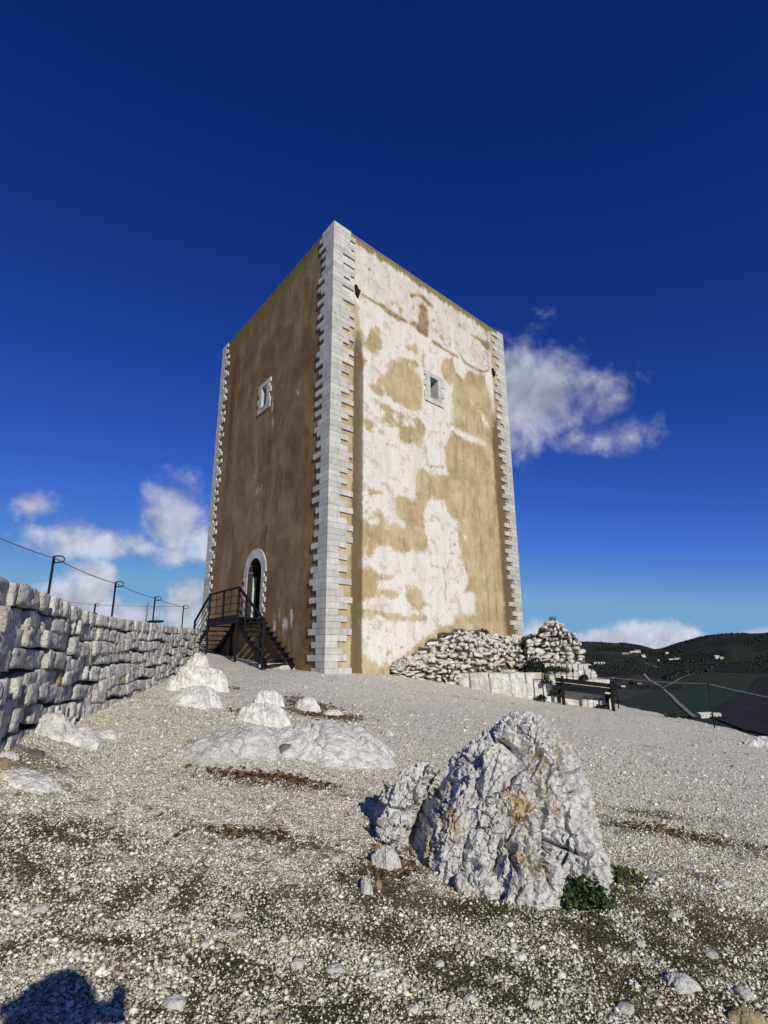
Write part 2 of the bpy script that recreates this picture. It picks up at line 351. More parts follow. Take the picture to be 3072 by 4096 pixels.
# skyline of the far hills: azimuth -> elevation, read off the photograph's right side
_rd = [dir_azel(*q) for q in ((1700, 2575), (2300, 2569), (2400, 2568), (2500, 2574), (2560, 2583), (2617, 2599), (2650, 2596), (2733, 2569), (2805, 2550), (2900, 2538), (2983, 2534), (3072, 2531))]
RAZ = np.array([-math.pi]+[a for a, e in _rd]+[R(48), R(75), R(110), math.pi]); REL = np.array([R(.6)]+[e for a, e in _rd]+[R(2.2), R(1.3), R(.4), R(.6)])
def plane(x, y):
    x = np.clip(x, -34, 13); y = np.clip(y, -42, 47); return -1.6+.04*y-.12*x
def ground_z(x, y):
    x = np.asarray(x, float); y = np.asarray(y, float); r = np.hypot(x, y); az = np.arctan2(x, y); sh = x.shape
    P3 = np.stack([x, y, np.zeros_like(x)], -1).reshape(-1, 3)
    p = plane(x, y)+.27*np.exp(-(((x-.2)/3.4)**2+((y-17.6)/2.6)**2))+.10*np.exp(-(((x+1.7)/1.5)**2+((y-15.7)/1.5)**2))
    p = p+.20*np.exp(-(((x+3.7)/.9)**2+((y-5.4)/1.2)**2))
    near = np.clip(1-(r-14)/30, 0, 1)
    p = p+near*(.055*fbm(P3*.55, 3, 3).reshape(sh)+.018*fbm(P3*3.1, 3, 8).reshape(sh))
    d = edge_dist(x, y); dd = np.maximum(d, 0)
    rough = np.clip(dd/3, 0, 1)*(.5*fbm(P3*.35, 3, 21).reshape(sh)+2.0*fbm(P3*.05, 2, 24).reshape(sh))
    out = p-.95*dd**1.0*np.clip(.35+dd/3, .35, 1)+rough
    el = np.interp(az, RAZ, REL)
    Rr = 2300+350*np.sin(az*5+1.0)
    floor = -78+5*fbm(P3*.0025, 3, 31).reshape(sh)
    top = np.tan(el)*Rr*1.0
    s = np.clip((r-1250)/(Rr-1250), 0, 1); s = s*s*(3-2*s)
    back = np.clip((r-Rr)/3500, 0, 1)
    v = floor+(top-floor)*s+s*(1-s)*4*26*fbm(P3*.0032+5, 4, 37).reshape(sh)-back*np.maximum(top+140, 60)
    v = v+s*7*fbm(P3*.012, 3, 44).reshape(sh)*np.clip((r-1400)/500, 0, 1)*(.35+.65*(1-s))
    return np.where(d > 0, np.maximum(out, v), p)
def on_ground(sx, sy, rmin=2.0, rmax=9000):
    d = ray(sx, sy); h = math.hypot(d[0], d[1]); t = np.geomspace(rmin, rmax, 500)/h
    g = d[2]*t-ground_z(d[0]*t, d[1]*t); k = np.argmax(g < 0)
    if g[k] >= 0: k = len(t)-1
    if k == 0: return d*t[0]
    for _ in range(3):
        tt = np.linspace(t[k-1], t[k], 30); gg = d[2]*tt-ground_z(d[0]*tt, d[1]*tt); k2 = max(1, int(np.argmax(gg < 0))); t, k = tt, k2
    return d*t[k]
def gz(x, y): return float(ground_z(np.array([x]), np.array([y]))[0])

def _gravel(N, pos, bs):
    soil = N.attr('soil'); rust = N.attr('rust')
    c1 = N.n('ShaderNodeTexVoronoi', Vector=pos, Scale=62); c2 = N.n('ShaderNodeTexVoronoi', Vector=pos, Scale=27)
    n = N.noise(pos, 7, 6, .65); big = N.noise(pos, .8, 5, .6); fine = N.noise(pos, 90, 4, .7)
    rv = N.n('ShaderNodeSeparateColor', _0=c1.outputs['Color']); rv2 = N.n('ShaderNodeSeparateColor', _0=c2.outputs['Color'])
    st = N.mix(rv.outputs[0], (.56, .53, .44), (.92, .89, .80))
    st = N.mix(N.m('MULTIPLY', N.ss(rv2.outputs[1], .72, .86), .6), st, (.90, .88, .82))
    st = N.mix(N.ss(c1.outputs[0], .45, .8), st, (.42, .385, .31))
    st = N.mix(N.m('MULTIPLY', N.ss(big, .48, .68), .38), st, (.66, .615, .51))
    sp = N.n('ShaderNodeTexVoronoi', Vector=pos, Scale=15); sp1 = N.n('ShaderNodeSeparateColor', _0=sp.outputs['Color'])
    st = N.mix(N.m('MULTIPLY', N.m('MULTIPLY', N.ss(sp1.outputs[0], .80, .84), N.ss(sp.outputs[0], .5, .25)), .75), st, (.20, .185, .15))
    st = N.mix(N.m('MULTIPLY', N.m('MULTIPLY', N.ss(sp1.outputs[1], .80, .84), N.ss(sp.outputs[0], .5, .25)), .8), st, (.93, .92, .9))
    st = N.mix(N.m('MULTIPLY', N.ss(N.noise(N.scale(pos, (1, 1, 1)), 5.5, 7, .72), .56, .66), .5), st, (.36, .34, .29))
    earth = N.mix(N.ss(n, .35, .65), (.075, .060, .035), (.17, .135, .085))
    moss = N.mix(N.ss(N.noise(pos, 2.1, 4, .6), .5, .62), earth, (.060, .058, .018))
    k = N.ss(N.m('ADD', soil, N.m('ADD', N.m('MULTIPLY', N.m('SUBTRACT', n, .5), 1.3), N.m('MULTIPLY', N.m('SUBTRACT', fine, .5), .9))), .42, .68)
    c = N.mix(k, st, moss)
    c = N.mix(N.m('MULTIPLY', N.ss(N.m('ADD', rust, N.m('MULTIPLY', N.m('SUBTRACT', N.noise(pos, 12, 6, .7), .5), 1.4)), .4, .7), .75), c, N.mix(N.ss(fine, .4, .6), (.075, .045, .022), (.22, .15, .08)))
    h = N.m('ADD', N.m('MULTIPLY', c1.outputs[0], -1.0), N.m('ADD', N.m('MULTIPLY', c2.outputs[0], -1.0), N.m('MULTIPLY', n, 1.0)))
    return c, (h, .9, .016)
MAT['gravel'] = material('gravel_ground', _gravel, .95)
def _hill(N, pos, bs):
    a = N.noise(pos, .010, 8, .66); b = N.noise(pos, .05, 6, .7); f = N.noise(pos, .004, 4, .5)
    c = N.mix(N.ss(a, .44, .58), (.012, .015, .010), (.026, .033, .018))
    c = N.mix(N.m('MULTIPLY', N.ss(f, .5, .6), .6), c, (.028, .042, .022))
    c = N.mix(N.m('MULTIPLY', N.ss(b, .60, .74), .5), c, (.075, .07, .058))
    return c, None
MAT['hill'] = material('maquis_slopes', _hill, .95)
def _slope(N, pos, bs):
    n = N.noise(pos, .9, 7, .7); m = N.noise(pos, 6, 6, .7)
    c = N.mix(N.ss(n, .4, .6), (.05, .055, .025), (.16, .14, .09)); c = N.mix(N.ss(m, .58, .7), c, (.35, .33, .29)); return c, (m, .6, .2)
MAT['slope'] = material('rocky_slope', _slope, .95)

SOIL_BLOBS = [  # src x, src y, radius along x, radius along y (metres), weight : bare earth, moss and leaf litter in the gravel
    (1050, 3960, .35, .22, .8), (1330, 4060, .45, .2, .8), (600, 3800, .3, .14, .55), (2450, 3960, .5, .25, .6), (2050, 4000, .35, .2, .7), (1900, 3900, .35, .2, .6), (2900, 3750, .6, .3, .6),
    (2250, 3700, .4, .2, .6), (2750, 3350, .9, .25, .55), (2600, 3250, .8, .25, .45), (1100, 3130, .9, .2, .55), (1000, 3330, .5, .12, .4), (250, 3330, .6, .2, .45), (120, 3480, .5, .2, .5),
    (400, 3560, .7, .2, .35), (2400, 3560, .3, .25, .6), (1950, 3640, .6, .15, .6), (1500, 3500, .3, .2, .3), (700, 3560, .6, .2, .3), (1500, 3750, .5, .2, .4), (2800, 4050, .6, .2, .6), (850, 4060, .4, .12, .5)]
RUST_BLOBS = [(1230, 2850, 1.1, .45, .8), (1380, 2870, .8, .3, .6), (960, 2840, .5, .25, .5), (1560, 3420, .28, .4, .75), (1400, 3390, .5, .35, .4), (1750, 3620, .55, .14, .55), (60, 3010, .7, .4, .8), (300, 3060, .8, .25, .45),
    (2700, 3330, .8, .18, .5), (2950, 3900, .5, .2, .55), (1150, 3110, .8, .12, .6), (560, 2790, .5, .5, .5), (880, 2740, .6, .3, .5), (1700, 2712, 1.2, .4, .4), (2600, 3600, .6, .2, .4)]
_BC = {}
def blob_field(x, y, blobs):
    r = np.zeros_like(x)
    for sx, sy, rx, ry, w in blobs:
        if (sx, sy) not in _BC: _BC[(sx, sy)] = on_ground(sx, sy)
        c = _BC[(sx, sy)]; r = np.maximum(r, w*np.exp(-(((x-c[0])/rx)**2+((y-c[1])/ry)**2)))
    return r
def soil_field(x, y):
    base = np.clip(.66-.085*np.maximum(y-2.4, 0), 0.02, .66)
    P3 = np.stack([x, y, np.zeros_like(x)], -1)
    return base+.30*np.clip(fbm(P3*1.7, 3, 71), 0, 1)*np.clip(1.5-y/7, .0, 1)+blob_field(x, y, SOIL_BLOBS)*.75
def build_ground():
    az = np.concatenate([np.arange(-62, 62, .4), np.arange(62, 298, 3.0)]); rr = np.concatenate([np.geomspace(.35, 60, 210), np.geomspace(63, 14000, 120)])
    A, B = np.meshgrid(np.radians(az), rr); x = (B*np.sin(A)).ravel(); y = (B*np.cos(A)).ravel(); z = ground_z(x, y)
    nA, nR = len(az), len(rr); i = np.arange(nR-1)[:, None]*nA+np.arange(nA)[None]; j = np.arange(nR-1)[:, None]*nA+(np.arange(nA)[None]+1) % nA
    Q = np.stack([i, j, j+nA, i+nA], -1).reshape(-1, 4)
    V = np.concatenate([np.stack([x, y, z], 1), [[0, 0, gz(0, 0)]]])
    me = mesh_tri('ground', V, Q[:, ::-1], True)
    me.materials.append(MAT['gravel']); me.materials.append(MAT['slope']); me.materials.append(MAT['hill'])
    cx = V[Q].mean(1); d = edge_dist(cx[:, 0], cx[:, 1]); r = np.hypot(cx[:, 0], cx[:, 1])
    me.polygons.foreach_set('material_index', np.where(d < .25, 0, np.where(r < 160, 1, 2)).astype(np.int32))
    near = np.hypot(V[:, 0], V[:, 1]) < 60; s = np.zeros(len(V)); ru = np.zeros(len(V))
    s[near] = soil_field(V[near, 0], V[near, 1]); ru[near] = blob_field(V[near, 0], V[near, 1], RUST_BLOBS)
    for nm, v in (('soil', s), ('rust', ru)):
        a = me.attributes.new(nm, 'FLOAT', 'POINT'); a.data.foreach_set('value', v.astype(np.float32))
    o = obj('ground', me); o['kind'] = 'structure'; return o
build_ground()

# ---------------------------------------------------------------- fields, lanes, houses and woods of the valley, draped over the sheet
c6 = lambda x, y: (2150+x/1.8, 2450+y/1.8)
def drape(name, pts, mat, lift, cells=22):
    P = [on_ground(*c6(*p), rmin=120)[:2] for p in pts]
    bm = bmesh.new(); vs = [bm.verts.new((p[0], p[1], 0)) for p in P]; bm.faces.new(vs)
    bmesh.ops.triangulate(bm, faces=bm.faces)
    for _ in range(3): bmesh.ops.subdivide_edges(bm, edges=bm.edges, cuts=1, use_grid_fill=True)
    me = bpy.data.meshes.new(name); bm.to_mesh(me); bm.free()
    c = np.empty(len(me.vertices)*3); me.vertices.foreach_get('co', c); c = c.reshape(-1, 3); c[:, 2] = ground_z(c[:, 0], c[:, 1])+lift
    me.vertices.foreach_set('co', c.ravel()); me.update(); o = obj(name, me, mat); o['kind'] = 'structure'; return o
def fieldmat(name, a, b, sc=.03, st=(1, 1, 1)):
    def fn(N, pos, bs): return N.mix(N.ss(N.m('ADD', N.m('MULTIPLY', N.noise(pos, sc, 6, .6), .7), N.m('MULTIPLY', N.noise(N.scale(pos, st), .25, 4, .6), .3)), .4, .6), a, b), None
    return material(name, fn, .95)
FG = fieldmat('green_crop', (.014, .032, .013), (.020, .044, .018)); FO = fieldmat('olive_pasture', (.018, .028, .013), (.026, .036, .018))
FB = fieldmat('ploughed_soil', (.016, .013, .011), (.024, .019, .017)); FT = fieldmat('stubble', (.032, .033, .025), (.052, .049, .038)); FD = fieldmat('dark_field', (.009, .010, .009), (.016, .017, .014))
for nm, pts, m, lf in (
    ('green_field', [(915, 545), (1000, 505), (1090, 460), (1230, 434), (1420, 440), (1590, 470), (1460, 590), (1260, 700), (1200, 735), (1130, 752), (1050, 685), (960, 590)], FG, 1.6),
    ('ploughed_field', [(1593, 470), (1700, 455), (1700, 900), (1480, 850), (1215, 745), (1262, 702), (1462, 592)], FB, 1.5),
    ('olive_field', [(480, 630), (600, 652), (830, 578), (890, 548), (950, 600), (1000, 655), (1100, 755), (950, 760), (600, 720), (480, 700)], FO, 1.3),
    ('stubble_field', [(430, 590), (560, 505), (700, 452), (775, 452), (820, 505), (880, 545), (820, 577), (610, 645), (470, 625)], FT, 1.1),
    ('dark_field', [(400, 420), (700, 380), (1000, 372), (1400, 350), (1700, 340), (1700, 445), (1420, 432), (1230, 428), (1000, 440), (780, 440), (640, 440), (420, 480)], FD, .9),
    ('pasture', [(275, 245), (400, 232), (478, 224), (440, 252), (380, 278), (290, 282)], FG, 2.0), ('pasture', [(480, 362), (560, 345), (665, 326), (655, 348), (560, 366), (490, 375)], FG, 2.0),
    ('pasture', [(1100, 372), (1300, 362), (1600, 345), (1640, 352), (1300, 375), (1090, 382)], FG, 2.2)):
    drape(nm, pts, m, lf)
def lane(name, pts, w, mat):
    P = [np.array(on_ground(*c6(*p), rmin=120)) for p in pts]; D = []
    for a, b in zip(P[:-1], P[1:]):
        n = max(2, int(np.linalg.norm(b-a)/12)); D += [a+(b-a)*k/n for k in range(n)]
    D.append(P[-1]); D = np.array(D)
    for _ in range(4): D[1:-1] = (D[:-2]+D[1:-1]*2+D[2:])/4
    t = np.gradient(D[:, :2], axis=0); t /= np.linalg.norm(t, axis=1)[:, None]; nrm = np.stack([-t[:, 1], t[:, 0]], 1)
    L = D[:, :2]+nrm*w/2; Rr = D[:, :2]-nrm*w/2; V = []
    for q in (L, Rr): V.append(np.column_stack([q, ground_z(q[:, 0], q[:, 1])+2.2]))
    V = np.concatenate(V); n = len(D); F = [(i, i+1, n+i+1, n+i) for i in range(n-1)]
    o = obj(name, mesh(name, V, F), mat); o['kind'] = 'structure'; return o
ML = fieldmat('pale_lane', (.20, .19, .165), (.27, .255, .22), .08)
lane('country_road', [(770, 447), (800, 487), (850, 517), (905, 548), (965, 605), (1015, 662), (1075, 715), (1135, 765)], 5.5, ML)
lane('farm_track', [(905, 545), (970, 517), (1020, 482), (1065, 460), (1115, 452)], 4, ML); lane('farm_track', [(775, 368), (800, 380), (850, 392), (875, 405)], 7, ML)
MAT['house_white'] = flat('limewash', (.60, .59, .56), .9, .08, sc=.4); MAT['house_tan'] = flat('tan_render', (.34, .24, .14), .9, .1, sc=.4)
MAT['roof_tile'] = flat('roof_tile', (.30, .24, .19), .9, .2, sc=.6); MAT['roof_pale'] = flat('roof_pale', (.50, .50, .47), .9, .1, sc=.5); MAT['pane_dark'] = flat('dark_pane', (.02, .022, .025), .2, .2)
def house(px, py, w, dpt, h, rz, wallm, roofm, label, flatroof=False, group=None):
    if py < 400: w, dpt, h = w*.68, dpt*.7, h*.72
    p = on_ground(*c6(px, py), rmin=120); t = thing('farmhouse', label, 'house', (p[0], p[1], gz(p[0], p[1])-1.0), group); t.rotation_euler = (0, 0, rz)
    MB().frame((-w/2, -dpt/2, 0), (w, 0, 0), (0, dpt, 0), (0, 0, h+1)).build('wall', wallm, t)
    z = h+1.05; e = .5
    if flatroof: MB().frame((-w/2-e, -dpt/2-e, z), (w+2*e, 0, 0), (0, dpt+2*e, 0), (0, 0, .6)).build('roof', roofm, t)
    else:
        g = dpt*.3; V = [(-w/2-e, -dpt/2-e, z), (w/2+e, -dpt/2-e, z), (w/2+e, dpt/2+e, z), (-w/2-e, dpt/2+e, z), (-w/2-e, 0, z+g), (w/2+e, 0, z+g)]
        MB().add(V, [(0, 1, 5, 4), (2, 3, 4, 5), (0, 4, 3), (1, 2, 5), (0, 3, 2, 1)]).build('roof', roofm, t)
    n = max(2, int(w/4.5))
    for k in range(n):
        x = -w/2+(k+.5)*w/n
        for zz in ([2.2] if h < 5 else [2.2, 5.2]):
            MB().frame((x-.6, -dpt/2-.08, zz), (1.2, 0, 0), (0, .06, 0), (0, 0, 1.5)).build('window', MAT['pane_dark'], t)
    MB().frame((w*.12, -dpt/2-.1, 1.0), (1.3, 0, 0), (0, .05, 0), (0, 0, 2.2)).build('door', MAT['oak'], t)
    return t
HW, HT = MAT['house_white'], MAT['house_tan']
house(690, 292, 34, 12, 5, .1, HW, MAT['roof_pale'], 'long white farmhouse highest on the left hillside')
house(722, 288, 22, 14, 8, -.2, HW, MAT['roof_tile'], 'tall white house at right end of the long hillside farmhouse')
house(632, 302, 36, 12, 5, .15, HT, MAT['roof_tile'], 'tan farm building on the hillside left of the white farmhouse')
house(760, 322, 18, 12, 7, .2, HW, MAT['roof_pale'], 'small white house just below the long hillside farmhouse')
house(931, 298, 14, 9, 5, 0, HW, MAT['roof_pale'], 'tiny white house high on the slope of the right hill')
house(975, 340, 40, 12, 4, .05, HW, MAT['roof_pale'], 'long low white barn at the foot of the right hill', True)
house(1005, 341, 24, 12, 5, -.1, HW, MAT['roof_tile'], 'white house with tiled roof beside the long low barn')
house(868, 351, 10, 8, 5, .4, HW, MAT['roof_pale'], 'small pale house left of the long low barn')
house(1290, 330, 22, 12, 7, .25, HW, MAT['roof_pale'], 'white house alone on the right hillside')
house(1325, 333, 12, 9, 5, -.1, HW, MAT['roof_tile'], 'small outbuilding right of the lone hillside house')
for k, (px, wd, lb) in enumerate(((420, 16, 'leftmost white house of the hamlet below the ruin'), (445, 14, 'middle white house of the hamlet below the ruin'), (468, 18, 'rightmost white house of the hamlet below the ruin'))):
    house(px, 370, wd, 9, 4.5, .1*k, HW, MAT['roof_pale'], lb, group='hamlet houses')
house(615, 546, 9, 6, 4, .2, HW, MAT['roof_pale'], 'small pale shed standing in the stubble field'); house(735, 524, 8, 6, 3.5, -.3, HT, MAT['roof_tile'], 'small tan shed beside trees in the stubble field')
house(1208, 756, 20, 9, 3.5, .25, MAT['house_white'], MAT['roof_pale'], 'grey-roofed farm barn beside the road end, seen past the plateau edge')
house(1285, 756, 10, 7, 3.5, -.15, HW, MAT['roof_pale'], 'bright white farmhouse at right of the grey-roofed barn')

def blob_wood(name, centers, sizes, mat, sub=1, seed=5):
    rg = np.random.default_rng(seed); V0, F0 = ICO[sub]; n = len(centers); m = len(V0)
    jit = 1+rg.uniform(-.28, .28, (n, m, 1)); V = V0[None]*jit*np.asarray(sizes)[:, None, :]+np.asarray(centers)[:, None, :]
    F = F0[None]+np.arange(n)[:, None, None]*m; return obj(name, mesh_tri(name, V.reshape(-1, 3), F.reshape(-1, 3)), mat)
MAT['wood'] = leafmat('far_wood', (.008, .011, .007), (.022, .027, .014))
def woods():
    rg = np.random.default_rng(3); C = []; S = []
    az = rg.uniform(R(14), R(42), 34000); r = rg.uniform(1280, 2700, 34000); x = r*np.sin(az); y = r*np.cos(az)
    P3 = np.stack([x, y, 0*x], 1); k = fbm(P3*.006, 4, 91) > -.02+.25*(r < 1500); x, y = x[k], y[k]; z = ground_z(x, y); s = rg.uniform(1.3, 3.6, len(x))
    C = np.stack([x, y, z+s*.3], 1); S = np.stack([s, s, s*.8], 1)
    o = blob_wood('woodland', C, S, MAT['wood']); o['kind'] = 'stuff'; tag(o, 'dark evergreen scrub covering the far hills', 'woodland')
    C = []; S = []
    for px in np.linspace(930, 1250, 46):
        for _ in range(3):
            p = on_ground(*c6(px+rg.uniform(-8, 8), np.interp(px, [930, 1050, 1250], [478, 448, 422])+rg.uniform(-14, 8)), rmin=120); s = rg.uniform(3, 6); C.append((p[0], p[1], p[2]+s*.5)); S.append((s, s, s))
    o = blob_wood('tree_belt', C, S, MAT['wood'], 2); o['kind'] = 'stuff'; tag(o, 'belt of dark trees along the top of the green field', 'trees')
    V0, F0 = ICO[2]
    for px, py, sz, lb in ((670, 520, 5, 'leftmost bushy tree in the stubble field'), (690, 524, 7, 'larger bushy tree in the middle of the stubble field'), (715, 523, 4.5, 'rightmost bushy tree in the stubble field by the tan shed')):
        p = on_ground(*c6(px, py), rmin=120); t = thing('tree', lb, 'tree', (p[0], p[1], p[2]), 'trees in the stubble field')
        MB().tube([(0, 0, -1), (0, 0, sz*.8)], [sz*.09, sz*.05], 6).build('trunk', MAT['oak'], t)
        n = 40; c = rg.normal(size=(n, 3))*[.5, .5, .32]*sz*.55+[0, 0, sz*.9]; o = blob_wood('crown', c, np.full((n, 3), sz*.25), MAT['wood'], 1, int(px)); o.parent = t
woods()

# ---------------------------------------------------------------- loose gravel stones in the foreground
def build_gravel():
    rg = np.random.default_rng(21)
    V0 = np.array([(1, 0, 0), (-1, 0, 0), (0, 1, 0), (0, -1, 0), (0, 0, 1), (0, 0, -1)], float); F0 = np.array([(0, 2, 4), (2, 1, 4), (1, 3, 4), (3, 0, 4), (2, 0, 5), (1, 2, 5), (3, 1, 5), (0, 3, 5)]); m = 6
    vars_ = np.array([(V0+rg.uniform(-.38, .38, (m, 3)))*rg.uniform(.7, 1.25, 3)*[1, 1, .62] for k in range(40)])
    n = 520000; u = rg.uniform(0, 1, n); y = 2.2*(13/2.2)**(u**1.25); x = rg.uniform(-1, 1, n)*(.80*y+.35)
    far_ = np.clip((y-7)/6, 0, 1); k = rg.uniform(0, 1, n) > far_*.85; x, y = x[k], y[k]; n = len(x)
    so = soil_field(x, y); ru = blob_field(x, y, RUST_BLOBS)
    P3 = np.stack([x, y, 0*x], 1); cl = fbm(P3*7, 4, 55)
    keep = rg.uniform(0, 1, n) < np.clip(1.06-.62*so+.85*cl-.5*ru, .10, 1); x, y = x[keep], y[keep]; n = len(x)
    sz = .0047*np.exp(rg.normal(.10, .52, n))*np.clip(.85+y*.04, .9, 1.3); sz = np.clip(sz, .003, .030)
    z = ground_z(x, y)+sz*.18
    a = rg.uniform(0, 2*math.pi, n); ca, sa = np.cos(a), np.sin(a); v = vars_[rg.integers(0, 40, n)]*sz[:, None, None]
    tilt = rg.normal(0, .45, n); ct, stl = np.cos(tilt), np.sin(tilt)
    vx, vy, vz = v[..., 0], v[..., 1]*ct[:, None]-v[..., 2]*stl[:, None], v[..., 1]*stl[:, None]+v[..., 2]*ct[:, None]
    W = np.stack([vx*ca[:, None]-vy*sa[:, None]+x[:, None], vx*sa[:, None]+vy*ca[:, None]+y[:, None], vz+z[:, None]], -1)
    F = F0[None]+np.arange(n)[:, None, None]*m
    def fn(N, pos, bs):
        r = isl(N); c = N.mix(N.ss(r, 0, .5), (.24, .215, .14), (.55, .525, .41)); c = N.mix(N.ss(r, .5, .97), c, (.82, .795, .69))
        c = N.mix(N.m('MULTIPLY', N.ss(N.noise(pos, 60, 4, .7), .5, .7), .35), c, (.28, .25, .2)); return c, (N.noise(pos, 150, 4, .6), .3, .004)
    o = obj('gravel', mesh_tri('gravel', W.reshape(-1, 3), F.reshape(-1, 3)), material('gravel_stone', fn, .9)); o['kind'] = 'stuff'
    tag(o, 'loose pale limestone gravel strewn over the foreground', 'gravel')
build_gravel()

